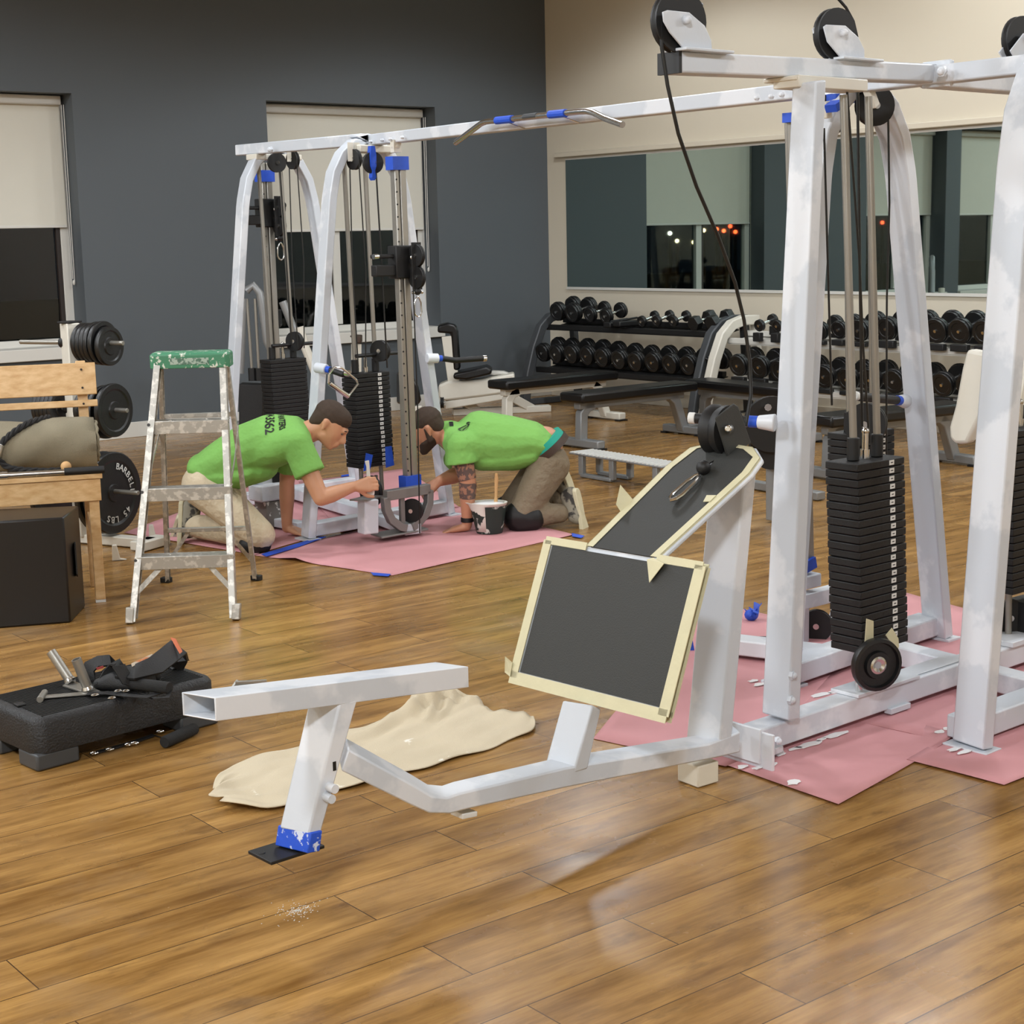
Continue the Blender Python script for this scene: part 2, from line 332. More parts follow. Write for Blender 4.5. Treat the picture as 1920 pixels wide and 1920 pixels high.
# ================================================================ gym machines
def dir2(v): return Ve((v[0], v[1], 0)).normalized()
def aframe(root, c, U, V, h, hs, zs, zt, w=.105, t=.052, lean=0., mat=None, z0=.015, sides=(-1, 1), feet=True):
    """bent-tube A-frame: two legs that curve into the top beam and a floor rail"""
    U, V = dir2(U), dir2(V); c = Ve((c[0], c[1], 0)) - V * w / 2; mat = mat or m_white
    for s in sides:
        k = zt - t / 2 - zs
        p = [(h, z0), (hs + (h - hs) * .03, zs - .04), (hs, zs), (hs - k * .10, zs + k * .38), (hs - k * .30, zs + k * .70), (hs - k * .58, zs + k * .91), (hs - k * .9, zs + k), (0, zs + k)]
        p = [(s * q[0], q[1]) for q in p]; A, B = strip(p, t); b = MB()
        P = lambda q: c + U * (q.x + lean * q.y) + Ve((0, 0, q.y))
        b.loft([[P(a), P(d), P(d) + V * w, P(a) + V * w] for a, d in zip(A, B)])
        b.build('leg', mat, root, bevel=.006, smooth=60)
        if feet:
            b = MB(); q = c + U * (s * (h + .005)) + V * w / 2; b.box((q.x, q.y, .007), (t + .03, w + .03, .012), math.atan2(U.y, U.x)); b.build('foot_plate', mat, root, bevel=.002)
def rail(root, p0, p1, w=.085, h=.075, name='base_rail', mat=None, bevel=.006):
    return MB().bar(p0, p1, w, h).build(name, mat or m_white, root, bevel=bevel)
def bolt(b, p, d, r=.013, l=.012):
    if b is None: b = MB(); bolt(b, p, d, r, l); return b.build('bolt', m_white, BR[0])
    p = Ve(p); d = Ve(d).normalized(); b.cyl(p, p + d * l, r, 6); b.ball(p + d * l, (r * .75,) * 3, 8)
def stack(root, c, U, V, n, ztop, pitch=.0262, w=.25, d=.125, sp=.12, zrod=(.1, 2.08), lab=None, lean=0., lab_u=.42, cap=True):
    """weight stack on two guide rods, top of the stack at ztop"""
    U, V = dir2(U), dir2(V); rz = math.atan2(U.y, U.x)
    for s in (-1, 1):
        p = Ve((c[0], c[1], 0)) + U * s * sp / 2
        b = MB(); b.cyl(p + Ve((0, 0, zrod[0])), p + Ve((0, 0, zrod[1])) + U * lean * zrod[1], .0125, 12); b.build('guide_rod', m_steel, root)
        b = MB(); b.cyl(p + Ve((0, 0, ztop)) + U * lean * ztop, p + Ve((0, 0, ztop + .075)) + U * lean * ztop, .021, 14); b.build('rod_bushing', m_black, root, bevel=.003)
    first = None
    for i in range(n):
        z = ztop - pitch * (i + .5); q = Ve((c[0], c[1], z)) + U * lean * z
        if first is None:
            b = MB(); b.box(q, (w, d, pitch - .0022), rz); first = b.build('weight_plate', m_stack, root, bevel=.003)
            b = MB(); k = q + U * w * lab_u * .62 - V * (d / 2 + .0012); b.box(k, (.025, .002, .016), rz); la = b.build('weight_sticker', m_label, root); lo = MB(); lo.box(k - V * .0013, (.011, .001, .003), rz); lo2 = lo.build('weight_number', m_black, root)
            b = MB(); k = q - V * (d / 2 - .004); b.cyl(k, k - V * .005, .007, 10); ho = b.build('pin_hole', m_black, root)
            for ch in (la, lo2, ho): ch.parent = first; ch.location = (0, 0, 0)
            if lab is False: la.parent = lo2.parent = None; bpy.data.objects.remove(la); bpy.data.objects.remove(lo2)
            fz = q.copy()
        else:
            o = first.copy(); COL.objects.link(o); o.location = q - fz
            jx = random.uniform(-.003, .003); o.location += U * jx
            for ch in list(first.children):
                e = ch.copy(); COL.objects.link(e); e.parent = o
    if cap:
        q = Ve((c[0], c[1], ztop)) + U * lean * ztop
        b = MB(); b.cyl(q, q + Ve((0, 0, .03)), .016, 12); b.cyl(q + Ve((0, 0, .03)), q + Ve((0, 0, .085)), .011, 12); b.ball(q + Ve((0, 0, .09)), .013, 10); b.build('selector_stem', m_chrome, root)
def wheel(root, c, ax, r=.055, w=.024, name='pulley', mat=None, hub=True, parent=None):
    c = Ve(c); ax = Ve(ax).normalized(); b = MB()
    b.lathe([(.012, -w / 2), (r, -w / 2), (r, -w / 4), (r * .9, 0), (r, w / 4), (r, w / 2), (.012, w / 2)], c, ax, 28); o = b.build(name, mat or m_black, root, smooth=30)
    if hub:
        b = MB(); b.cyl(c - ax * (w / 2 + .006), c + ax * (w / 2 + .006), .012, 12); h = b.build('hub', m_chrome, root); h.parent = o; h.location = (0, 0, 0)
    return o
Z = Ve((0, 0, 1)); BR = [None]
def arc(c, r, a0, a1, n, U, w=None):
    return [Ve(c) + dir2(U) * math.cos(math.radians(a0 + (a1 - a0) * i / n)) * r + Z * math.sin(math.radians(a0 + (a1 - a0) * i / n)) * (w or r) for i in range(n + 1)]
def carabiner(b, p, d, side, L=.1, w=.022, r=.0045):
    p = Ve(p); d = Ve(d).normalized(); s = Ve(side).normalized()
    b.tube([p + s * w * .45, p + d * L * .25 + s * w, p + d * L * .75 + s * w * 1.1, p + d * L * .93 + s * w * .7, p + d * L, p + d * L * .93 - s * w * .7, p + d * L * .75 - s * w * 1.1, p + d * L * .25 - s * w, p - s * w * .45, p - d * .008], r, 8, closed=True)

# ---- far tower: two bent-tube A-frames with two cable columns
U1, V1 = dir2((.996, .087)), dir2((.12, .993))
c1, c1f = Ve((4.995, 7.515, 0)), Ve((5.13, 8.70, 0))
t1 = thing('cable_tower', 'white-painted cable tower of two A-frames standing on pink paper between the two kneeling men', 'cable machine', (5.06, 8.1, 0))
aframe(t1, c1, U1, V1, .51, .255, 1.86, 2.19, lean=-.008)
aframe(t1, c1f, U1, V1, .51, .255, 1.87, 2.215, lean=-.008)
for c in (c1, c1f): rail(t1, c - U1 * .5 + Z * .058, c + U1 * .5 + Z * .058, .09, .072)
rail(t1, c1 + Z * .058, c1f + Z * .058, .09, .07, 'cross_rail')
rail(t1, (4.976, 8.893, 2.176), c1 + Ve((-.02, -.02, 2.158)), .07, .064, 'top_beam')
BR[0] = t1; p = Ve((4.944, 8.397, 2.152)); bolt(None, p - U1 * .04, -U1, .02)
for x, y in ((706, 262), (722, 260), (733, 259), (749, 257)): q = Ve((4.922, 7.217, 2.14)); q = q + V1 * (727 - x) * .0085; bolt(None, q, -U1, .01)
rail(t1, c1 - V1 * .05 + U1 * -.12 + Z * 2.105, c1 - V1 * .05 + U1 * .14 + Z * 2.105, .11, .04, 'rod_plate', m_cream)
rail(t1, c1f - U1 * .2 + Z * 2.125, c1f + U1 * .14 + Z * 2.125, .11, .035, 'rod_plate', m_cream)
stack(t1, (4.975, 7.56), U1, V1, 21, .885, .0253, .25, .12, .145, (.12, 2.07), lean=-.02)
stack(t1, (5.135, 8.72), U1, V1, 21, .90, .0253, .27, .12, .16, (.12, 2.08), lab=False, lean=-.03)
# upper pulleys and their cables
for (x, y, off, ax) in ((549, 300, 1.1, U1), (664, 300, 0.0, U1), (519, 303, 1.2, U1)):
    pass
for p, r in ((Ve((5.087, 8.459, 2.098)), .055), (Ve((4.853, 7.433, 2.047)), .055)):
    wheel(t1, p, U1, r); b = MB(); b.bar(p + Z * .09 - U1 * .022, p - Z * .01 - U1 * .022, .035, .004, V1); b.bar(p + Z * .09 + U1 * .022, p - Z * .01 + U1 * .022, .035, .004, V1); b.build('pulley_bracket', m_cream, t1)
    b = MB(); b.tube([p + V1 * r, p + V1 * r - Z * .6 - U1 * .01, p + V1 * (r - .01) - Z * 1.12], .0035, 6); b.tube([p - V1 * r, p - V1 * r - Z * .6 + U1 * .02, p - V1 * (r - .01) - Z * 1.12], .0035, 6); b.build('cable', m_cable, t1)
for p in (Ve((5.062, 8.605, 2.089)), Ve((4.882, 7.297, 2.024))):
    wheel(t1, p, V1, .058); b = MB(); b.tube([p + U1 * .02 - Z * .04, p + U1 * .035 - Z * .5, p + U1 * .05 - Z * 1.1], .0045, 6); b.build('cable', m_cable, t1)
p = Ve((4.877, 7.297, 2.066)); b = MB(); b.loft([[p + V1 * a * .02 + U1 * k * w + Z * z for a, k in ((-1, -1), (1, -1), (1, 1), (-1, 1))] for z, w in ((.045, .012), (.0, .02), (-.06, .018), (-.085, .008), (-.12, .014), (-.135, .004))]); b.build('blue_tape', m_blue, t1)
for c in ((5.0, 7.5), (5.16, 8.69)):
    wheel(t1, (c[0] + .01, c[1] - .02, 1.005), U1 * .9 + V1 * .3, .06, .03)
    b = MB(); b.cyl(Ve((c[0], c[1], .985)) - U1 * .15, Ve((c[0], c[1], .985)) + U1 * .16, .011, 8); b.build('cable_crossbar', m_black, t1)
b = MB(); b.cyl((4.985, 7.53, .3), (4.98, 7.53, .12), .011, 8); b.build('guide_rod', m_chrome, t1)
wheel(t1, (4.90, 7.46, .225), U1, .088, .03)
# blue tape flags on the stack
for a in (((721, 840), (735, 838), (739, 874), (722, 878)), ((685, 850), (699, 852), (695, 878), (682, 885))):
    pass
b = MB(); b.prism([(4.985, 7.43, 0.47), (5.031, 7.434, 0.471), (5.046, 7.435, 0.36), (4.984, 7.429, 0.352)], -V1 * .002); b.build('blue_tape', m_blue, t1)
b = MB(); b.prism([(4.837, 7.402, 0.454), (4.885, 7.406, 0.437), (4.863, 7.404, 0.359), (4.814, 7.4, 0.353)], -V1 * .002); b.build('blue_tape', m_blue, t1)
# chrome columns with sliding carriages
def column(root, p0, p1, U, V, tape0, tape1, zc, side=-1):
    p0, p1 = Ve(p0), Ve(p1); at_ = lambda z: p0 + (p1 - p0) * ((z - p0.z) / (p1.z - p0.z))
    for s, w in ((-1, .028), (1, .042)):
        b = MB(); b.bar(p0 + U * s * .021, p1 + U * s * .021, .044, w, U); b.build('column_tube', m_steel, root, bevel=.006)
    for i in range(26):
        q = at_(p0.z + .12 + i * .065); MB().cyl(q - U * .0265 - V * .028, q - U * .0265 - V * .026, .005, 8).build('pin_hole', m_black, root)
    for z0, z1 in (tape0, tape1):
        b = MB(); b.bar(at_(z0), at_(z1), .062, .11, U); b.build('blue_tape', m_blue, root)
    q = at_(zc); b = MB(); b.bar(q - Z * .09, q + Z * .085, .075, .125, U); b.bar(q - U * .02 - Z * .045, q - U * .19 - Z * .045, .05, .06); b.box(q - U * .12 + Z * .03, (.16, .022, .022)); b.build('carriage', m_black, root, bevel=.006)
    b = MB(); b.cyl(q - U * .2 + Z * .03 - V * .02, q - U * .17 + Z * .03 - V * .02, .014, 12); b.ball(q + U * .035 - V * .06 + Z * .02, .011, 10); b.ball(q + U * .12 - V * .03 + Z * .015, .013, 10); b.build('carriage_pin', m_chrome, root)
    b = MB(); b.cyl(q + U * .06 - V * .03 + Z * .045, q + U * .12 - V * .03 + Z * .045, .006, 8); b.ball(q + U * .125 - V * .03 + Z * .045, (.014, .014, .018), 10); b.build('pull_knob', m_black, root)
    c = q + U * .055 - V * .085
    wheel(root, c + Z * .03, U, .06, .022); wheel(root, c - Z * .085, U, .06, .022)
    b = MB(); b.bar(c + Z * .1 - U * .017, c - Z * .15 - U * .017, .03, .004, V); b.bar(c + Z * .1 + U * .017, c - Z * .15 + U * .017, .03, .004, V); b.build('pulley_housing', m_black, root, bevel=.002)
    k = c - Z * .16; b = MB(); b.ball(k, .02, 12); b.build('cable_stop', m_black, root)
    b = MB(); b.ball(k - U * .03 - Z * .005, .01, 8); b.ball(k + U * .03 - Z * .005, .01, 8); carabiner(b, k - Z * .035, -Z, U); b.build('carabiner', m_chrome, root)
column(t1, (4.965, 7.165, .25), (4.945, 7.16, 2.04), U1, V1, (.255, .34), (1.98, 2.05), 1.50)
b = MB(); b.tube([(4.943, 7.046, 1.417), (4.948, 7.047, 0.734), (4.934, 7.045, 0.034)], .0035, 6); b.build('cable', m_cable, t1)
column(t1, (5.179, 8.96, 0.169), (5.179, 8.96, 2.108), U1, V1, (.35, .40), (1.99, 2.06), 1.80)
b = MB(); q = Ve((4.943, 7.165, 2.121)); b.ball(q - Z * .02, (.03, .02, .02), 10); b.bar(q + Z * .015, q - Z * .05, .03, .05, U1); b.build('column_bracket', m_cream, t1)
# grey cradle that holds the column foot
def cradle(root, o, U, V, mat, s=1.):
    o = Ve(o); P = lambda u, z, v=0: o + U * u * s + Z * z * s + V * v
    b = MB(); b.prism([P(-.155, .2), P(.155, .2), P(.155, .255), P(-.155, .255)], V * .05 * s)
    for k in (-1, 1):
        A = [(.155 * k, .22), (.15 * k, .15), (.12 * k, .09), (.06 * k, .045), (-.02 * k if k > 0 else .0, .03)]
        a, d = strip([(q[0], q[1]) for q in A[:4]] + [(.02 * k, .032)], .045); b.loft([[P(x.x, x.y), P(y.x, y.y), P(y.x, y.y, .05), P(x.x, x.y, .05)] for x, y in zip(a, d)])
    b.prism([P(-.2, 0), P(.13, 0), P(.13, .012), P(-.2, .012)], V * .14); b.prism([P(-.05, .03, .02), P(-.02, .03, .02), P(-.02, .2, .02), P(-.05, .2, .02)], V * .03)
    b.build('column_cradle', mat, root, bevel=.004)
    wheel(root, P(.03, .12, .03), U * .8 + V * .6, .065, .03)
cradle(t1, (4.905, 7.09, .03), U1, V1, m_grayp)
rail(t1, (4.647, 7.119, 0.063), (4.655, 7.12, 0.248), .075, .09, 'stub_post')
b = MB(); b.bar((4.577, 7.093, 0.254), (4.794, 7.25, 0.234), .1, .008); b.build('post_cap', m_grayp, t1)
rail(t1, Ve((4.93, 7.1, .05)), Ve((4.99, 7.5, .055)), .1, .06, 'column_rail')
q = Ve((4.537, 7.941, 0)); q.z = 0
rz_ = math.atan2(U1.y, U1.x); m_gs = M('grey_primer_with_paint_smears', '#6f6b66', .6, c2='#d8d8d4', lo=.6, hi=.64, ps=22)
MB().box(q + Z * .09, (.16, .12, .15), rz_).build('side_bracket_foot', m_gs, t1, bevel=.006)
MB().box(q + Z * .215 - U1 * .02, (.19, .13, .095), rz_).build('side_bracket_block', m_white, t1, bevel=.01)
A_, B_ = strip([(-.16, .42), (-.14, .35), (-.09, .29), (-.02, .265), (.04, .262)], .05); b = MB(); b.loft([[q + U1 * a.x + Z * a.y, q + U1 * d.x + Z * d.y, q + U1 * d.x + Z * d.y + V1 * .06, q + U1 * a.x + Z * a.y + V1 * .06] for a, d in zip(A_, B_)]); b.build('side_bracket_arc', m_white, t1, bevel=.004)
MB().bar(q + U1 * .035 + Z * .24, q + U1 * .03 + Z * .46, .03, .05).build('side_bracket_post', m_black, t1); rail(t1, q + Z * .04, c1 - U1 * .45 + V1 * .2 + Z * .04, .07, .05, 'side_rail')
# dip handles
for p, q in ((((5.338, 7.465, 0.943)), ((5.672, 7.406, 0.924))), (((4.554, 7.397, 0.944)), ((4.619, 7.235, 0.922)))):
    p, q = Ve(p), Ve(q); d = (q - p).normalized(); b = MB(); b.cyl(p - d * .02, p + d * .05, .028, 14); b.build('handle_socket', m_white, t1, bevel=.004)
    b = MB(); b.cyl(p + d * .05, p + d * .075, .018, 12); b.build('blue_tape', m_blue, t1)
    b = MB(); b.tube([p + d * .07, p + d * .16 - Z * .012, q], .0165, 12); b.build('hand_grip', m_black, t1)
    b = MB(); b.cyl(q, q + d * .022, .018, 12); b.build('end_cap', m_chrome, t1)
dh = MB(); a = [(4.483, 7.184, 0.926), (4.52, 7.187, 0.962), (4.569, 7.191, 0.953), (4.599, 7.194, 0.931), (4.661, 7.199, 0.884), (4.671, 7.2, 0.86), (4.604, 7.194, 0.8)]
dh.tube(a, .006, 8); dh.tube([(4.483, 7.184, 0.926), (4.477, 7.183, 0.881), (4.497, 7.185, 0.863)], .006, 8)
dt = thing('stirrup_handle', 'chrome stirrup cable handle hung over the left grip of the far white tower', 'cable handle', (4.557, 7.19, 0.799))
dh.build('bail', m_chrome, dt)
b = MB(); b.cyl((4.484, 7.184, 0.878), (4.604, 7.194, 0.8), .013, 12); b.build('grip', m_chrome, dt)

# ---- near multi-station: cross of base rails, three A-frame sides, top beams, three stacks
U2, V2 = dir2((1, .035)), dir2((.13, .99))
t2 = thing('multi_station_gym', 'big white-painted multi-station cable machine on pink paper at right, three black weight stacks', 'cable machine', (4.6, 3.4, 0))
aframe(t2, (4.71, 3.80), U2, V2, .47, .24, 1.83, 2.165, .12, .055, lean=-.045)
aframe(t2, (4.665, 2.915), U2, V2, .545, .25, 1.83, 2.19, .13, .055, lean=-.075)
rail(t2, (4.2, 3.76, .058), (5.17, 3.85, .058), .11, .075); rail(t2, (4.12, 2.945, .055), (5.2, 2.98, .055), .1, .075)
rail(t2, (3.5, 3.30, .062), (6.2, 3.42, .062), .085, .078); rail(t2, (4.66, 2.95, .06), (4.72, 3.82, .06), .085, .073, 'cross_rail')
for c_, s_, r_ in (((4.5, 3.36, .104), (.34, .08, .004), .04), ((4.19, 3.335, .108), (.34, .115, .012), .04), ((5.03, 3.37, .112), (.2, .12, .02), .04), ((4.25, 3.29, .02), (.11, .03, .02), .04), ((3.58, 3.25, .03), (.07, .04, .02), .04)): MB().box(c_, s_, r_).build('mounting_plate', m_white, t2, bevel=.002)
b = MB(); b.box((3.475, 3.30, .075), (.012, .2, .11), .04); b.build('flange', m_white, t2, bevel=.003)
# straight front post
b = MB(); L = [[(3.640, 3.232, 0.115), (3.694, 3.234, 0.108), (3.694, 3.348, 0.108), (3.640, 3.346, 0.115)], [(3.740, 3.235, 2.051), (3.789, 3.237, 2.058), (3.789, 3.330, 2.058), (3.740, 3.328, 2.051)]]
b.loft(L); b.build('leg', m_white, t2, bevel=.006)
BR[0] = t2
for x, y in ((1482, 1266), (1479, 1312)): bolt(None, (3.654, 3.24, 0.258) if y < 1300 else (3.647, 3.239, 0.181), (.3, -1, 0), .015)
for q in ((3.494, 3.218, 0.074), (3.569, 3.22, 0.071)): bolt(None, q, (0, -1, 0), .013)
bolt(None, (4.423, 3.293, 2.114), (-1, -.1, 0), .018)
# top beams
rail(t2, (3.272, 3.366, 2.092), (4.525, 3.404, 2.119), .085, .058, 'top_beam')
b = MB(); b.bar((3.263, 3.366, 2.092), (3.275, 3.366, 2.092), .087, .06); b.build('end_cap', m_black, t2)
b = MB(); b.box((4.485, 3.363, 2.115), (.012, .11, .085)); b.box((4.502, 3.363, 2.116), (.012, .1, .08)); b.build('beam_flange', m_white, t2, bevel=.003)
rail(t2, (4.50, 3.40, 2.105), (6.1, 3.47, 2.105), .085, .058, 'top_beam')
rail(t2, (4.44, 2.85, 2.108), (5.02, 7.57, 2.156), .075, .058, 'top_beam')
b = MB(); b.bar((3.72, 3.36, 2.066), (4.014, 3.368, 2.068), .13, .012); b.box((3.891, 3.345, 2.057), (.33, .1, .035), .03); b.build('rod_plate', m_cream, t2, bevel=.003)
for q in ((4.531, 4.199, 2.105), (4.521, 4.118, 2.104), (4.513, 4.059, 2.105)): bolt(None, q, (-1, 0, 0), .01)
# pulley brackets on the cantilever beam: pear plate, black wheel, pin
def ear(P, top, c, r=.085):
    """P: outline points of the white plate, front to back thickness along V"""
    b = MB(); b.prism(P, V2 * .006); b.prism([Ve(p) + V2 * .05 for p in P], V2 * .006)
    q = Ve(top); b.box(q, (.2, .085, .008), .035); o = b.build('pulley_bracket', m_white, t2, bevel=.002)
    c = Ve(c); wheel(t2, c + V2 * .03, V2, r, .028, hub=False); b = MB(); b.cyl(c - V2 * .012, c + V2 * .07, .012, 12); b.ball(c - V2 * .012, .012, 10); b.build('axle', m_white, t2)
ear([(3.194, 3.314, 2.221), (3.213, 3.314, 2.227), (3.3, 3.317, 2.227), (3.363, 3.319, 2.195), (3.39, 3.32, 2.157), (3.394, 3.32, 2.125), (3.282, 3.316, 2.122), (3.221, 3.315, 2.169), (3.198, 3.314, 2.196)], (3.362, 3.339, 2.126), (3.281, 3.316, 2.204), .088)
ear([(3.889, 3.335, 2.226), (3.902, 3.335, 2.233), (3.994, 3.338, 2.236), (4.058, 3.34, 2.205), (4.088, 3.341, 2.171), (4.091, 3.341, 2.136), (3.975, 3.337, 2.137), (3.908, 3.335, 2.183)], (4.058, 3.36, 2.138), (3.974, 3.337, 2.212), .078)
ear([(4.892, 3.365, 2.211), (4.97, 3.367, 2.274), (5.072, 3.37, 2.248), (5.109, 3.371, 2.192), (4.926, 3.366, 2.182)], (5.04, 3.389, 2.187), (4.988, 3.368, 2.257), .078)
# cables from the front wheel down to the footrest pulley, over the top
b = MB(); b.tube([(3.392, 3.36, 2.257), (3.357, 3.359, 2.278), (3.302, 3.357, 2.28), (3.249, 3.355, 2.254), (3.217, 3.345, 2.201), (3.219, 3.345, 2.129), (3.231, 3.335, 2.027), (3.263, 3.326, 1.896), (3.327, 3.318, 1.749), (3.414, 3.32, 1.612), (3.48, 3.312, 1.471), (3.509, 3.303, 1.361), (3.525, 3.294, 1.234), (3.519, 3.284, 1.139), (3.485, 3.273, 1.047)], .0055, 8); b.build('cable', m_cable, t2)
b = MB(); b.tube([(3.953, 3.347, 2.325), (4.03, 3.369, 2.296), (4.068, 3.37, 2.257), (4.1, 3.381, 2.212)], .005, 6); b.build('cable', m_cable, t2)
stack(t2, (4.19, 3.352), U2, V2, 24, .878, .0265, .25, .13, .125, (.11, 2.03), lean=-.065, cap=True)
stack(t2, (4.77, 3.86), U2, V2, 22, .875, .0262, .25, .12, .14, (.1, 2.08), lean=-.04)
stack(t2, (5.10, 3.40), U2, V2, 22, .895, .0275, .27, .13, .125, (.1, 2.06), lean=-.04, lab=False)
b = MB(); b.prism([(4.042, 3.261, 0.37), (4.079, 3.262, 0.356), (4.08, 3.262, 0.3), (4.057, 3.262, 0.245), (4.026, 3.261, 0.246), (4.036, 3.261, 0.299)], (0, -.002, 0)); b.prism([(4.124, 3.247, 0.303), (4.157, 3.248, 0.322), (4.193, 3.249, 0.279), (4.197, 3.249, 0.251), (4.18, 3.248, 0.229), (4.153, 3.248, 0.272)], (0, -.002, 0)); b.build('masking_tape', m_tape, t2)
b = MB(); b.lathe([(.026, -.012), (.03, .016), (.044, .016), (.048, .004), (.072, .004), (.076, .016), (.087, .014), (.09, 0), (.087, -.012), (.026, -.013)], (4.065, 3.235, 0.217), Ve((-.35, -.94, .0)), 30); b.build('lower_pulley', m_iron, t2, smooth=30)
b = MB(); q = Ve((4.065, 3.235, 0.217)); ax = Ve((-.35, -.94, 0)); b.lathe([(.012, .0), (.03, .0), (.032, .014), (.022, .018), (.012, .012)], q, ax, 20); b.build('bearing', m_chrome, t2, smooth=30)
b = MB(); b.cyl((4.036, 3.289, 0.244), (4.061, 3.3, 0.106), .0125, 12); b.build('guide_rod', m_chrome, t2)
wheel(t2, (5.074, 3.42, 0.173), U2 * .5 + V2 * .8, .07); b = MB(); b.box((5.153, 3.393, 0.16), (.13, .12, .15)); b.build('stack_base_block', m_stack, t2)
b = MB(); b.tube([(4.016, 3.348, 2.043), (4.102, 3.361, 1.534), (4.128, 3.362, 1.26), (4.17, 3.363, 0.925)], .004, 6); b.tube([(4.197, 3.594, 1.95), (4.228, 3.595, 1.461), (4.256, 3.596, 1.026)], .004, 6); b.tube([(4.671, 3.708, 2.024), (4.689, 3.709, 1.709), (4.684, 3.709, 1.369), (4.698, 3.709, 0.785)], .004, 6); b.tube([(4.119, 3.392, 2.051), (4.144, 3.392, 1.499), (4.168, 3.393, 0.976)], .005, 6); b.build('cable', m_cable, t2)
b = MB(); b.tube([(4.936, 3.376, 1.936), (4.965, 3.377, 1.476), (5.03, 3.379, 0.977)], .005, 6); b.build('cable', m_cable, t2)
for p in (Ve((4.594, 3.706, 2.043)), Ve((4.47, 3.802, 2.016))): wheel(t2, p, V2 * .9 + U2 * .3, .07, .03)
MB().bar((4.445, 3.781, 2.068), (4.66, 3.788, 2.078), .05, .03).build('blue_tape', m_blue, t2); MB().bar((4.365, 3.699, 2.046), (4.377, 3.699, 2.022), .05, .04).build('blue_tape', m_blue, t2)
MB().bar((4.528, 3.684, 2.099), (4.568, 3.685, 2.037), .03, .03, U2).build('pulley_fork', m_cream, t2, bevel=.004); MB().bar((4.373, 3.739, 2.053), (4.38, 3.739, 1.996), .03, .03, U2).build('pulley_fork', m_cream, t2, bevel=.004)
wheel(t2, (4.469, 3.622, 0.94), U2 * .8 + V2 * .4, .075, .03)
# column behind the post, with white cradle
b = MB()
for x in (0,): b.bar((4.78, 4.161, 0.301), (4.695, 4.159, 2.047), .05, .05, U2); b.bar((4.789, 4.192, 0.295), (4.693, 4.189, 2.049), .03, .03, U2)
b.build('column_tube', m_steel, t2, bevel=.006)
MB().bar((4.758, 4.151, 0.336), (4.768, 4.151, 0.292), .06, .07, U2).build('blue_tape', m_blue, t2); MB().bar((4.677, 4.158, 2.053), (4.677, 4.158, 2.018), .055, .055, U2).build('blue_tape', m_blue, t2)
cradle(t2, Ve((4.789, 4.112, -0.047)) - Z * .03, U2, V2, m_white, 1.1)
rail(t2, (4.773, 4.151, 0.222), (4.772, 4.151, 0.276), .08, .09, 'stub_post')
rail(t2, (4.38, 4.2, .05), (4.5, 3.83, .055), .1, .06, 'column_rail')
# dip handles
for p, q in (((3.635, 3.317, 1.043), (3.527, 3.524, 1.05)), ((4.929, 3.816, 0.972), (4.542, 3.724, 1.026))):
    p, q = Ve(p), Ve(q); d = (q - p).normalized(); b = MB(); b.cyl(p - d * .02, p + d * .035, .028, 14, .02); b.build('handle_socket', m_white, t2, bevel=.004)
    b = MB(); b.cyl(p + d * .035, p + d * .062, .0185, 12); b.build('blue_tape', m_blue, t2)
    b = MB(); b.cyl(p + d * .06, q, .0165, 12); b.build('hand_grip', m_black, t2)
    b = MB(); b.cyl(q, q + d * .022, .018, 12); b.build('end_cap', m_label, t2, bevel=.003)
# white shroud on the right A-frame leg
b = MB(); P = [(4.273, 3.068, 1.238), (4.275, 3.086, 1.178), (4.279, 3.111, 1.057), (4.282, 3.134, 0.986), (4.281, 3.13, 0.948), (4.278, 3.107, 0.932), (4.272, 3.058, 0.938), (4.259, 2.963, 1.102), (4.258, 2.951, 1.228)]
b.prism(P, (.05, 0, 0)); b.build('shroud', m_cream, t2, bevel=.012)

# ---- low-row bench frame bolted on at the left: floats on its flange and a wood block
rf = thing('rowing_bench_frame', 'white low-row bench frame with black taped footplate, jutting left from the big machine', 'gym bench frame', (2.7, 3.25, 0))
D3 = Ve((.045, .084, 0))
b = MB(); top = [(3.377, 3.189, 0.147), (3.242, 3.185, 0.14), (2.656, 3.148, 0.21), (2.284, 3.127, 0.234), (2.246, 3.125, 0.233), (2.196, 3.119, 0.25), (2.148, 3.117, 0.287), (1.949, 3.106, 0.43)]
bot = [(3.377, 3.189, 0.082), (3.242, 3.185, 0.092), (2.655, 3.148, 0.154), (2.317, 3.128, 0.184), (2.257, 3.126, 0.186), (2.186, 3.119, 0.207), (2.13, 3.117, 0.243), (1.927, 3.106, 0.381)]
b.loft([[Ve(s), Ve(t), Ve(t) + D3, Ve(s) + D3] for s, t in zip(bot, top)]); b.build('base_rail', m_white, rf, bevel=.005, smooth=60)
b = MB(); b.box((3.486, 3.263, 0.059), (.012, .21, .12), .04); b.build('flange', m_white, rf, bevel=.003)
b = MB(); b.bar((2.305, 3.167, 0.162), (2.354, 3.169, 0.157), .05, .014); b.build('glide_pad', m_label, rf, bevel=.002)
def shaft(name, c0, r0, c1, r1, dv, root, mat=m_white, **k):
    b = MB(); c0, r0, c1, r1, dv = map(Ve, (c0, r0, c1, r1, dv)); b.loft([[c0, r0, r0 + dv, c0 + dv], [c1, r1, r1 + dv, c1 + dv]]); return b.build(name, mat, root, bevel=.005, **k)
shaft('leg', (1.826, 3.098, 0.25), (1.861, 3.099, 0.247), (1.927, 3.101, 0.549), (1.979, 3.102, 0.548), (-.03, .085, 0), rf)
m_bsm = M('blue_tape_with_white_smears', '#1f4fc4', .55, bump=.6, bs=30, c2='#c9d2e6', lo=.56, hi=.6, ps=34)
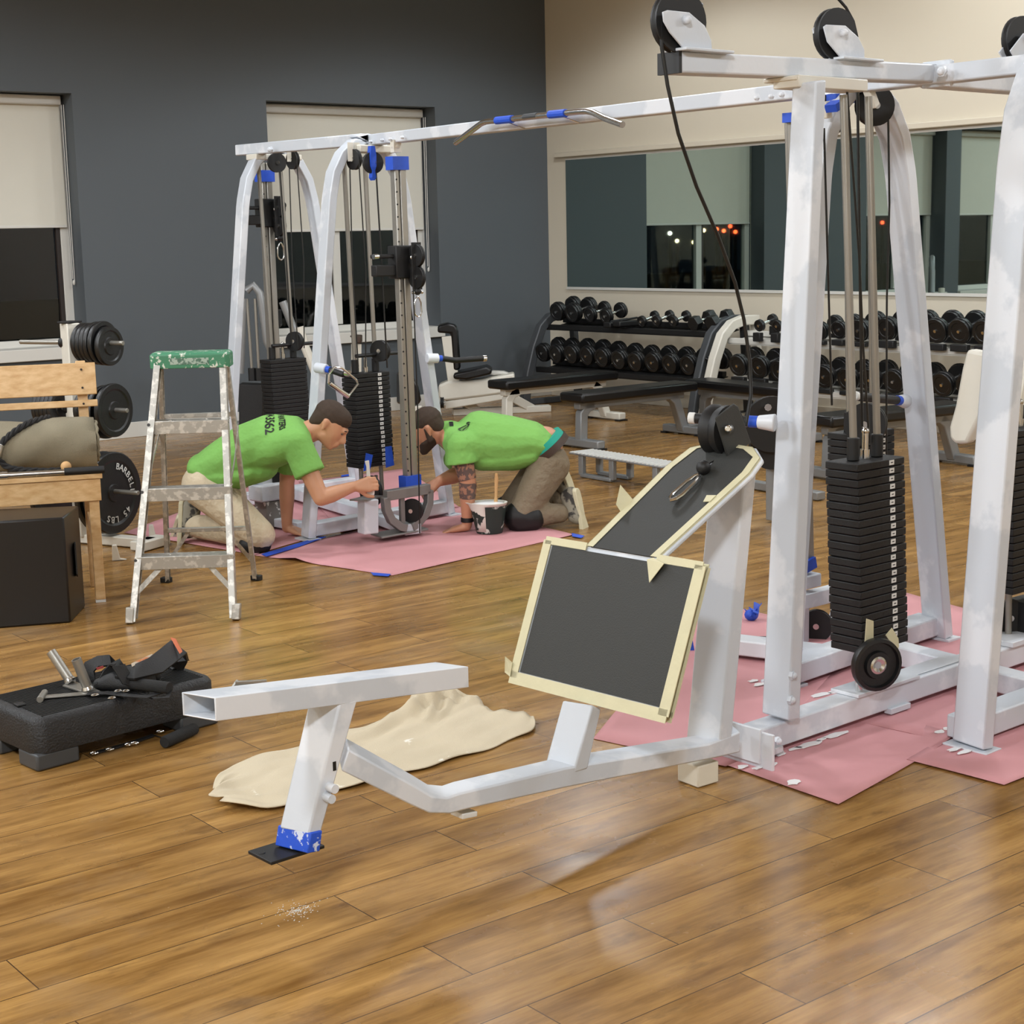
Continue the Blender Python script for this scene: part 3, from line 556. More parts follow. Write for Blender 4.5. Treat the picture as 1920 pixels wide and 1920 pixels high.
b = MB(); c0, r0, c1, r1 = map(Ve, ((1.818, 3.093, 0.208), (1.852, 3.094, 0.204), (1.829, 3.093, 0.256), (1.862, 3.094, 0.254))); dv = Ve((-.032, .097, 0)); b.loft([[c0, r0, r0 + dv, c0 + dv], [c1, r1, r1 + dv, c1 + dv]]); b.build('blue_tape', m_bsm, rf, bevel=.003)
b = MB(); q = Ve((1.814, 3.122, 0.205)); q = q - Z * .005; b.box((q.x - .01, q.y + .045, q.z), (.15, .1, .008), .05); b.cyl((q.x - .07, q.y + .055, q.z + .003), (q.x - .07, q.y + .055, q.z + .006), .008, 10); b.build('foot_plate', m_black, rf, bevel=.003)
b = MB()
for x in ((1.886, 3.095, 0.354), (1.876, 3.094, 0.332)): b.cyl(Ve(x) + Ve((0, .02, 0)), Ve(x) - Ve((-.002, .022, 0)), .011, 12)
b.build('bolt', m_white, rf)
b = MB(); b.box((1.905, 3.102, 0.4), (.009, .006, .022)); b.build('slot', m_black, rf)
# seat rail: open rectangular tube
c0, c1 = Ve((1.595, 3.081, 0.606)), Ve((2.323, 3.123, 0.532)); d = (c1 - c0).normalized(); dv = Ve((-.035, .092, 0)); h = Z * .027; b = MB(); tk = .004
for lo, hi, n0, n1 in ((-1, 1, 0, .045), (-1, 1, .955, 1)):
    r = lambda p: [p - h + dv * n0, p - h + dv * n1, p + h + dv * n1, p + h + dv * n0]
    b.loft([r(c0), r(c1)])
for s in (-1, 1):
    r = lambda p: [p + h * s + dv * .04, p + h * s + dv * .96, p + h * s * .87 + dv * .96, p + h * s * .87 + dv * .04]
    b.loft([r(c0), r(c1)])
r = lambda p: [p - h * .9 + dv * .04, p - h * .9 + dv * .96, p + h * .9 + dv * .96, p + h * .9 + dv * .04]
b.loft([r(c1 - d * .005), r(c1)]); b.build('seat_rail', m_white, rf, bevel=.002)
shaft('strut', (2.687, 3.149, 0.188), (2.738, 3.15, 0.188), (2.759, 3.151, 0.364), (2.792, 3.152, 0.345), (-.03, .09, 0), rf)
shaft('post', (3.288, 3.187, 0.131), (3.339, 3.188, 0.129), (3.399, 3.2, 0.88), (3.457, 3.202, 0.923), (-.04, .10, 0), rf)
# footplate and upper ramp
Wd = Ve((.10, -.995, 0)).normalized()
fb, ft = Ve((2.789, 3.212, 0.37)), Ve((2.933, 3.216, 0.751)); n = (ft - fb).cross(Wd).normalized(); n = n if n.x > 0 else -n
def plate(name, P, mat, thick=.01, **k):
    b = MB(); b.prism(P, n * thick); return b.build(name, mat, rf, **k)
hw = .29
b = MB(); b.prism([fb - Wd * hw, fb + Wd * hw, ft + Wd * hw, ft - Wd * hw], n * .012); b.build('footrest', m_white, rf, bevel=.006)
b = MB(); up = (ft - fb); i_ = .028
b.prism([fb - Wd * (hw - i_) + up * .05 - n * .004, fb + Wd * (hw - i_) + up * .05 - n * .004, ft + Wd * (hw - i_) - up * .03 - n * .004, ft - Wd * (hw - i_) - up * .03 - n * .004], n * .004); b.build('footrest_mat', m_rubber, rf)
b = MB()
e = .003
def tapebar(b, p, q, w, nn, off=.006): b.bar(p - nn * off, q - nn * off, w, .003, nn); b.bar(p + nn * .018, q + nn * .018, w * .8, .003, nn)
tapebar(b, fb - Wd * (hw + .004), fb + Wd * (hw + .004), .036, n); tapebar(b, fb - Wd * (hw - .008), ft - Wd * (hw - .008), .03, n); tapebar(b, fb + Wd * (hw - .008), ft + Wd * (hw - .008), .036, n)
tapebar(b, ft - Wd * hw, ft - Wd * .13, .022, n); tapebar(b, ft + Wd * .13, ft + Wd * hw, .022, n)
b.prism([fb - Wd * hw - n * .01, fb - Wd * hw + up * .1 - n * .016, fb - Wd * (hw + .02) + up * .13 - n * .03, fb - Wd * (hw + .025) + up * .02 - n * .01], n * .002)
b.prism([ft + Wd * .12 - n * .01, ft + Wd * .17 - n * .02 - up * .03, ft + Wd * .13 - up * .17 - n * .012, ft + Wd * .10 - up * .02 - n * .01], n * .002)
b.build('masking_tape', m_tape, rf)
ct = ft - n * .003; rt = Ve((3.358, 3.229, 0.987)); rn = (rt - ct).cross(Wd).normalized(); rn = rn if rn.z > 0 else -rn; ru = (rt - ct)
prof = lambda g: [ct - Wd * (.128 + g), ct + Wd * (.128 + g), ct + ru * .82 + Wd * (.145 + g), ct + ru * .97 + Wd * (.13 + g), ct + ru * (1.06 + g) + Wd * (.07 + g), ct + ru * (1.08 + g) - Wd * .06, ct + ru * 1.0 - Wd * (.13 + g), ct + ru * .8 - Wd * (.145 + g)]
b = MB(); b.prism([p - rn * .014 for p in prof(.012)], rn * .013); b.build('ramp', m_white, rf, bevel=.004)
b = MB(); b.prism([p for p in prof(-.012)], rn * .003); b.build('ramp_mat', m_rubber, rf)
b = MB(); P = prof(.004); Q = prof(-.022)
for i in range(1, 8):
    a0, a1, q0, q1 = P[i], P[(i + 1) % 8], Q[i], Q[(i + 1) % 8]
    if i == 7: a1, q1 = P[0], Q[0]
    b.prism([a0 + rn * .004, a1 + rn * .004, q1 + rn * .004, q0 + rn * .004], rn * .001); b.prism([a0 - rn * .018, a1 - rn * .018, a1 + rn * .005, a0 + rn * .005], rn.cross(a1 - a0).normalized() * .002)
k = ct + ru * .33 - Wd * .135; b.prism([k, k + ru * .12, k + ru * .13 - Wd * .035 + rn * .05, k + ru * .02 - Wd * .02 + rn * .02], rn * .002)
k = ct + ru * .52 + Wd * .12; b.prism([k + rn * .006, k + ru * .06 + rn * .006, k + ru * .05 - Wd * .03 + rn * .006, k - ru * .01 - Wd * .02 + rn * .006], rn * .002)
b.build('masking_tape', m_tape, rf)
# ramp pulley, stopper ball, carabiner
c = Ve((3.377, 3.269, 1.048)); wheel(rf, c, Ve((.12, -.99, 0)), .074, .06, hub=False)
b = MB(); P = [(3.291, 3.207, 1.095), (3.368, 3.209, 1.13), (3.388, 3.21, 1.12), (3.444, 3.211, 1.009), (3.345, 3.208, 0.967)]; b.prism(P, (0, .006, 0)); b.build('pulley_plate', m_rubber, rf, bevel=.003)
b = MB(); b.cyl((3.347, 3.208, 1.06), (3.321, 3.188, 1.063), .014, 12, .01); b.build('axle_nut', m_chrome, rf, bevel=.003)
b = MB(); b.tube([(3.341, 3.238, 0.969), (3.295, 3.237, 0.956), (3.254, 3.226, 0.947)], .0055, 8); b.build('cable', m_cable, rf)
b = MB(); b.ball((3.255, 3.221, 0.954), .021, 16); b.build('stopper_ball', m_black, rf)
b = MB(); p = Ve((3.228, 3.22, 0.932)); q = Ve((3.116, 3.211, 0.877)); carabiner(b, p, q - p, Wd, (q - p).length, .016, .0055); b.build('carabiner', m_chrome, rf)
# wood block under the rail
b = MB(); b.bar((3.263, 3.21, 0.035), (3.266, 3.299, 0.035), .085, .066); tag(b.build('wood_block', M('white_painted_wood', '#d9d3c3', .6), bevel=.004), 'small white-painted wood block propping up the low-row frame rail', 'wood block')

# ---- lat bar hung on the long beam
lb = thing('lat_pulldown_bar', 'bent chrome lat pulldown bar hung along the long top beam with blue tape', 'cable bar', (4.659, 5.63, 2.143))
b = MB(); b.tube([(4.758, 6.387, 2.073), (4.746, 6.291, 2.102), (4.749, 6.168, 2.149), (4.743, 6.118, 2.155), (4.725, 5.982, 2.152), (4.641, 5.338, 2.142), (4.633, 5.276, 2.139), (4.626, 5.228, 2.13), (4.591, 5.112, 2.096), (4.552, 4.964, 2.06)], .0135, 12); b.build('bar', m_chrome, lb)
b = MB(); b.cyl((4.699, 5.78, 2.15), (4.684, 5.667, 2.149), .0145, 12); b.build('centre_sleeve', m_dsilver, lb)
for a, c in (((4.731, 6.025, 2.153), (4.712, 5.882, 2.15)), ((4.671, 5.566, 2.146), (4.654, 5.438, 2.143))):
    b = MB(); b.cyl(a, c, .018, 10); b.build('blue_tape', m_blue, lb)
b = MB(); b.tube([(4.72, 5.944, 2.143), (4.769, 5.861, 2.107)], .003, 6); b.tube([(4.661, 5.493, 2.138), (4.711, 5.416, 2.102)], .003, 6); b.build('hook_wire', m_chrome, lb)

# ================================================================ paper, cloth, tape on the floor
def sheet(name, P, mat, label, cat, group=None, n=14, amp=.006, z=.003, curl=(), th=.0012, extra=None):
    """a quad sheet P (4 floor corners) with gentle waves, subdivided"""
    P = [Ve(p) for p in P]; b = bmesh.new(); V = []
    rnd = random.Random(len(label)); ph = [rnd.uniform(0, 6) for _ in range(6)]
    for i in range(n + 1):
        row = []
        for j in range(n + 1):
            u, v = i / n, j / n; p = (P[0] * (1 - u) + P[1] * u) * (1 - v) + (P[3] * (1 - u) + P[2] * u) * v
            h = z + amp * (.5 + .5 * math.sin(p.x * 7 + ph[0] + 2 * math.sin(p.y * 4 + ph[1]))) * (.4 + .6 * math.sin(p.y * 5 + ph[2]) ** 2)
            for cu, cv, rr, hh in curl:
                d = math.hypot(u - cu, v - cv); h += hh * max(0, 1 - d / rr) ** 2
            q = Ve((p.x, p.y, h))
            if extra: q = extra(q, u, v)
            row.append(b.verts.new(q))
        V.append(row)
    for i in range(n):
        for j in range(n): b.faces.new([V[i][j], V[i + 1][j], V[i + 1][j + 1], V[i][j + 1]])
    m = MB(); m.b.free(); m.b = b
    return tag(m.build(name, mat, smooth=80, solid=th), label, cat, group)
G_ = 'sheets of pink rosin paper'
sheet('rosin_paper', [(4.049, 7.291, 0), (4.28, 6.358, -0), (5.607, 6.535, 0), (5.725, 7.763, 0)], m_paper, 'pink rosin paper sheet under the near feet of the far tower, below the grey cradle', 'paper', None, 16, .004, curl=((.3, 0, .2, .02),))
sheet('rosin_paper', [(3.836, 8.411, 0), (4.057, 7.303, 0), (5.095, 7.744, 0), (5.887, 9.897, 0)], m_paper, 'pink rosin paper sheet under the ladder side of the far tower and the left man', 'paper', None, 12, .003, z=.0015)
sheet('rosin_paper', [(4.726, 7.513, 0), (5.706, 7.727, 0), (6.421, 9.322, 0), (5.551, 9.34, 0)], m_paper, 'pink rosin paper sheet under the back of the far tower', 'paper', None, 12, .003, z=.0045)
sheet('rosin_paper', [(3.431, 3.342, 0), (3.412, 2.841, 0), (4.176, 2.993, 0), (4.276, 3.596, 0)], m_paper, 'pink rosin paper strip under the flange and front rail of the big machine', 'paper', None, 12, .004, curl=((1, 1, .3, .015),), z=.0045)
sheet('rosin_paper', [(3.305, 3.774, 0), (3.416, 3.288, 0), (4.979, 3.425, 0), (4.977, 4.889, 0)], m_paper, 'pink rosin paper sheet spread left of the big machine behind its front post', 'paper', None, 16, .004)
sheet('rosin_paper', [(3.874, 2.96, 0), (3.896, 2.627, 0), (4.451, 2.625, 0), (4.457, 3.081, 0)], m_paper, 'pink rosin paper sheet under the near right A-frame leg at the right edge', 'paper', None, 12, .004, z=.006)
sheet('rosin_paper', [(4.047, 3.543, 0), (4.11, 2.936, 0), (5.538, 3.329, 0), (5.739, 4.404, 0)], m_paper, 'pink rosin paper sheet under the weight stacks of the big machine', 'paper', None, 16, .004, z=.002)
CV = Ve((2.137, 4.274, 0)) - Ve((2.041, 3.867, 0))
def cloth_fx(q, u, v):
    q.z += .005 * math.sin(u * 22 + 3 * math.sin(v * 5)) * (.3 + .7 * v) + .004 * math.sin(v * 31 + 5 * u) * math.sin(u * 17) + .004
    q.z = max(q.z, .004)
    q.y += .02 * math.sin(u * 7) + .008 * math.sin(u * 31); q.x += .02 * math.sin(v * 9)
    k = max(0, 1 - math.hypot(u - .86, (v - .93) * .7) / .2); q.z += .05 * k * (1 + .8 * math.sin(u * 70) * math.sin(v * 30)); q.y -= .03 * k
    k = max(0, 1 - abs(v - .9 - .06 * math.sin(u * 9)) / .09) * max(0, 1 - abs(u - .72) / .3); q.z += .035 * k
    e = max(0, 1 - u / .09); q.z += .035 * e * (1 - e * .6)
    k = max(0, 1 - u / .14) ** 2; q -= CV * ((v - .5) * k * .75)
    k = max(0, 1 - (1 - u) / .08) ** 2; q -= CV * ((v - .5) * k * .5)
    return q
dc = sheet('drop_cloth', [(2.041, 3.867, 0), (3.266, 3.95, 0), (3.266, 4.486, 0), (2.137, 4.274, 0)], m_cloth, 'crumpled beige canvas drop cloth on the floor behind the low-row frame', 'drop cloth', None, 60, .006, z=.006, th=.003, extra=cloth_fx)
def scrap(P, lab, h=.0):
    m = MB(); m.prism([Ve(p) + Z * (.006 + h) for p in P], Z * .002); tag(m.build('tape_strip', m_blue), lab, 'tape')
scrap([(4.233, 6.474, 0), (4.283, 6.372, 0), (4.246, 6.34, 0), (4.207, 6.412, 0)], 'blue tape tab holding the near corner of the far pink paper', .0)
scrap([(4.066, 7.254, 0), (4.238, 7.327, -0), (4.554, 7.461, 0), (4.579, 7.435, 0), (4.315, 7.291, 0), (4.058, 7.184, 0)], 'long blue tape strip under the near left foot of the far tower', .004)
scrap([(5.903, 9.355, 0), (6.032, 9.363, 0), (5.99, 9.298, 0), (5.862, 9.29, 0)], 'short blue tape strip on the pink paper edge behind the far tower', .004)
scrap([(5.618, 6.57, 0), (5.615, 6.46, 0), (5.562, 6.426, 0), (5.558, 6.496, 0)], 'small blue tape tab right of the paint bucket paper corner', .0)
m = MB(); p = Ve((4.304, 4.359, 0)); m.prism([p + Ve((-.02, .02, .002)), p + Ve((.03, -.02, .002)), p + Ve((.025, -.012, .06)), p + Ve((-.005, .018, .065))], (.004, .004, 0)); tag(m.build('tape_strip', m_blue), 'upright curl of blue tape behind the right edge of the footplate', 'tape')
m = MB(); p = Ve((4.856, 4.524, 0)); rnd = random.Random(3)
for i in range(9):
    a = rnd.uniform(0, 6.28); q = p + Ve((math.cos(a) * .02, math.sin(a) * .02, rnd.uniform(.012, .05))); m.bar(q, q + Ve((rnd.uniform(-.04, .04), rnd.uniform(-.04, .04), rnd.uniform(-.01, .03))), .025, .004, (rnd.random(), rnd.random(), 1))
m.ball(p + Z * .028, (.03, .03, .026), 8); tag(m.build('tape_wad', m_blue), 'crumpled wad of blue tape on pink paper beside the front post', 'tape')
m = MB(); m.bar((4.591, 4.233, 0.02), (4.669, 4.16, 0.02), .03, .025); m.box((4.469, 4.099, 0.02), (.06, .02, .03), .5); tag(m.build('pulley_pin', m_black, bevel=.003), 'small black pin lying behind the front post by the blue wad', 'machine pin')
rnd = random.Random(11)
PNT = [(3.552, 3.237, 0.009), (3.617, 3.248, 0.009), (3.691, 3.252, 0.009), (3.754, 3.252, 0.009), (3.822, 3.256, 0.009), (3.892, 3.26, 0.009), (3.468, 3.204, 0.009), (3.527, 3.199, 0.009), (3.442, 3.242, 0.009), (3.449, 3.046, 0.009), (4.16, 3.048, 0.012), (4.203, 3.055, 0.012), (4.045, 2.909, 0.012), (4.046, 2.873, 0.012), (4.139, 2.881, 0.012), (4.174, 3.879, 0.006), (4.159, 3.834, 0.006), (4.218, 3.595, 0.006), (4.294, 3.588, 0.006), (4.378, 3.584, 0.006)]
for i, q in enumerate(PNT):
    m = MB(); r = rnd.uniform(.01, .022); el = 1.0 + (1.9 if i in (2, 3, 4, 5, 12, 13, 17, 18, 19) else rnd.random()); k = 11; V = []
    for j in range(k):
        a = 6.283 * j / k; rr = r * rnd.uniform(.6, 1.2); V.append(Ve(q) + Ve((math.cos(a) * rr * el, math.sin(a) * rr, 0)))
    m.prism(V, Z * .0015); tag(m.build('paint_drip', m_wpaint), 'dried white paint drip on the pink paper around the big machine', 'paint drip', 'white paint drips on the pink paper')

m = MB(); rnd = random.Random(5); c_ = Ve((1.87, 3.247, -0))
for i in range(160):
    a = rnd.uniform(0, 6.28); r = abs(rnd.gauss(0, .032)); q = c_ + Ve((math.cos(a) * r * 1.3, math.sin(a) * r, .0006)); s_ = rnd.uniform(.0008, .0022)
    m.bar(q, q + Ve((s_ * 1.5, 0, 0)), s_, .0008)
tag(m.build('paint_dust', m_label), 'small patch of white paint dust on the floor in front of the row frame foot', 'dust', kind='stuff')

# ================================================================ aerobic step and cable attachments
def step():
    A, B, C, D = Ve((1.80, 4.685, 0)), Ve((2.475, 4.76, 0)), Ve((2.44, 5.14, 0)), Ve((1.765, 5.065, 0)); t = thing('aerobic_step', 'black aerobic step platform on grey corner risers, cable attachments heaped on it', 'step platform', (2.1, 4.9, 0))
    c = (A + B + C + D) / 4; ex = (B - A).normalized(); ey = (D - A).normalized()
    L, W = (B - A).length / 2, (D - A).length / 2
    def rr(l, w, z, r=.05, n=4):
        P = []
        for sx, sy, a0 in ((1, 1, 0), (-1, 1, 90), (-1, -1, 180), (1, -1, 270)):
            for i in range(n + 1):
                a = math.radians(a0 + 90 * i / n); P.append(c + ex * (sx * (l - r) + math.cos(a) * r) + ey * (sy * (w - r) + math.sin(a) * r) + Z * z)
        return P
    b = MB(); b.loft([rr(L, W, .055), rr(L, W, .15), rr(L - .008, W - .008, .164), rr(L - .02, W - .02, .17)]); b.build('platform', M('black_ribbed_plastic', '#19191a', .5, bump=.9, bs=140, spec=.5), t, smooth=40)
    b = MB()
    for i in range(23):
        y = -W + .03 + i * (2 * W - .06) / 22; p = c + ey * y + Z * .1705; b.bar(p - ex * (L - .04), p + ex * (L - .04), .006, .003)
    b.build('tread_ribs', m_black, t)
    for sx in (-1, 1):
        for sy in (-1, 1):
            q = c + ex * sx * (L - .075) + ey * sy * (W - .065); b = MB(); b.box(q + Z * .029, (.15, .12, .056), math.atan2(ex.y, ex.x)); b.build('riser', m_dsilver, t, bevel=.008)
    for sx in (-1, 1):
        q = c + ex * sx * (L - .05) + ey * (W - .1) * -sx * 0 + Z * .174; b = MB(); b.box(q, (.03, .04, .008)); b.build('latch', m_black, t, bevel=.003)
step()
TZ = .1725
dh = thing('double_tube_handle', 'bare steel bracket with two open upright tubes on the black step', 'cable handle', (2.02, 4.885, 0.172))
a0, a1 = Ve((2.051, 4.985, 0.185)), Ve((2.019, 5.057, 0.28)); b0, b1 = Ve((2.056, 4.859, 0.185)), Ve((2.026, 4.868, 0.29))
for p, q in ((a0, a1), (b0, b1)):
    d = (q - p); b = MB(); pr_ = [(.0165, 0), (.0165, d.length), (.0135, d.length), (.0135, d.length * .5), (.001, d.length * .5)]; b.lathe(pr_, p, d, 20); b.build('tube', m_steel, dh, smooth=30)
    b = MB(); b.lathe([(.017, -.004), (.022, .002), (.017, .012)], p, d, 16); b.build('weld_bead', m_chrome, dh)
b = MB(); b.prism([a0 + Ve((-.03, .0, -.012)), a0 + Ve((.02, .03, -.012)), b0 + Ve((.03, .02, -.012)), b0 + Ve((.03, -.03, -.012)), b0 + Ve((-.01, -.04, -.012))], Z * .006); b.bar(b0 + Ve((-.01, -.02, -.008)), (1.913, 4.898, 0.178), .03, .005); b.cyl((1.891, 4.859, 0.182), (1.938, 4.932, 0.182), .011, 12); b.build('bracket', m_steel, dh, bevel=.001)
def strap(name, label, pts, w, mat, t=.006, parts=(), cat='ankle strap', up=Z):
    r = thing(name, label, cat, (pts[0][0], pts[0][1], TZ)); P = [Ve(p) for p in pts]; rings = []
    for i, p in enumerate(P):
        d = (P[min(i + 1, len(P) - 1)] - P[max(0, i - 1)]).normalized(); s = d.cross(Ve(up)).normalized(); u = s.cross(d).normalized()
        rings.append([p - s * w / 2, p + s * w / 2, p + s * w / 2 + u * t, p - s * w / 2 + u * t])
    MB().loft(rings).build('band', mat, r, bevel=.001, smooth=60); return r
m_nyl = M('black_nylon_webbing', '#141415', .6, bump=.4, bs=300)
s1 = strap('ankle_strap', 'wide black ankle cuff with orange padded lining standing on the black step', [(2.168, 4.826, 0.21), (2.183, 4.762, 0.235), (2.249, 4.758, 0.245), (2.33, 4.81, 0.26), (2.371, 4.835, 0.27), (2.426, 4.926, 0.22), (2.398, 4.924, 0.18)], .07, m_nyl, .01, up=(.2, -.6, .8))
b = MB(); b.prism([(2.179, 4.785, 0.26), (2.277, 4.834, 0.265), (2.284, 4.804, 0.255), (2.242, 4.772, 0.24), (2.188, 4.792, 0.235)], (.003, .006, .002)); b.build('lining', M('tan_grey_lining', '#b5a794', .8, c2='#b86c3c', lo=.5, hi=.56, ps=12), s1)
b = MB(); b.prism([(2.366, 4.869, 0.3), (2.369, 4.836, 0.3), (2.364, 4.784, 0.27), (2.353, 4.782, 0.265)], (.004, .008, .002)); b.build('edge_lining', m_orange, s1)
s2 = strap('ankle_strap', 'small black ankle cuff with red stitching beside the steel double handle', [(2.118, 5.001, 0.18), (2.128, 4.996, 0.22), (2.149, 4.976, 0.235), (2.182, 4.964, 0.235), (2.205, 4.974, 0.21), (2.17, 4.965, 0.185)], .05, m_nyl, .008, up=(0, -.5, .8))
b = MB(); b.prism([(2.113, 4.917, 0.235), (2.139, 4.919, 0.237), (2.139, 4.917, 0.23), (2.115, 4.914, 0.228)], (0, -.003, 0)); b.build('stitching', M('red_thread', '#8f2f2c', .7), s2)
s3 = strap('cable_strap', 'black webbing strap with steel rings trailing over the front edge of the step', [(2.037, 4.825, 0.178), (2.087, 4.786, 0.18), (2.126, 4.708, 0.18), (2.163, 4.649, 0.18), (2.221, 4.672, 0.178)], .03, m_nyl, .004)
for i, q in enumerate(((2.04, 4.769, 0.186), (2.07, 4.708, 0.184), (2.136, 4.746, 0.186), (2.112, 4.75, 0.19))):
    b = MB(); q = Ve(q); b.tube([q + Ve((math.cos(a) * .012, math.sin(a) * .009, .002)) for a in [i_ * .785 for i_ in range(8)]], .0022, 6, closed=True); b.build('ring', m_chrome, s3)
s4 = strap('cable_strap', 'crumpled black webbing straps heaped in the middle of the step', [(2.101, 4.858, 0.18), (2.14, 4.875, 0.22), (2.155, 4.863, 0.26), (2.136, 4.789, 0.26), (2.152, 4.775, 0.22), (2.194, 4.763, 0.2), (2.27, 4.809, 0.185)], .045, m_nyl, .006, up=(0, -1, .3))
b = MB(); b.hull([((2.1, 4.873, 0.19), .02), ((2.144, 4.845, 0.2), .03), ((2.173, 4.787, 0.19), .02)], 8); b.hull([((2.218, 4.901, 0.2), .025), ((2.283, 4.835, 0.19), .022)], 8); b.build('folded_webbing', m_nyl, s4, vox=.006)
def foamgrip(label, p, q, r=.019, tail=()):
    t = thing('foam_handle', label, 'cable handle', p); p, q = Ve(p), Ve(q); b = MB(); d = q - p; b.lathe([(.006, 0), (r * .9, .0), (r, .006), (r, d.length - .006), (r * .9, d.length), (.006, d.length)], p, d, 18); b.build('grip', M('black_foam', '#1c1c1c', .9, bump=.4, bs=200), t)
    if tail: MB().loft([[Ve(a) + Ve((0, 0, .0)), Ve(a) + Ve((.004, -.02, 0)), Ve(a) + Ve((.004, -.02, .004)), Ve(a) + Ve((0, 0, .004))] for a in tail]).build('strap', m_nyl, t)
    return t
foamgrip('black foam stirrup grip lying on the step, strap looped under it', (2.173, 4.774, 0.2), (2.238, 4.636, 0.2), .02, ((2.254, 4.669, 0.19), (2.214, 4.62, 0.176), (2.17, 4.645, 0.176), (2.174, 4.724, 0.176)))
f2 = foamgrip('black foam grip on the floor in front of the step, with long ringed strap', (2.209, 4.639, 0.022), (2.355, 4.707, 0.022), .02, ((2.239, 4.699, 0.012), (2.24, 4.793, 0.004), (2.163, 4.771, 0.004), (2.071, 4.757, 0.004), (2.007, 4.749, 0.004)))
for q in ((2.005, 4.727, 0.008), (2.059, 4.729, 0.008), (2.127, 4.735, 0.008), (2.145, 4.724, 0.012), (2.265, 4.784, 0.012)):
    b = MB(); q = Ve(q); b.tube([q + Ve((math.cos(a) * .014, math.sin(a) * .009, .002)) for a in [i_ * .785 for i_ in range(8)]], .0025, 6, closed=True); b.build('ring', m_chrome, f2)
b = MB(); b.bar((2.685, 5.025, 0.05), (2.78, 4.965, 0.05), .012, .012); b.bar((2.677, 5.033, 0.03), (2.706, 5.044, 0.05), .012, .01); b.bar((2.682, 5.027, 0.03), (2.786, 4.988, 0.03), .02, .02); tag(b.build('steel_bracket', m_steel, bevel=.002), 'small steel bracket on the floor behind the open end of the seat rail', 'bracket')

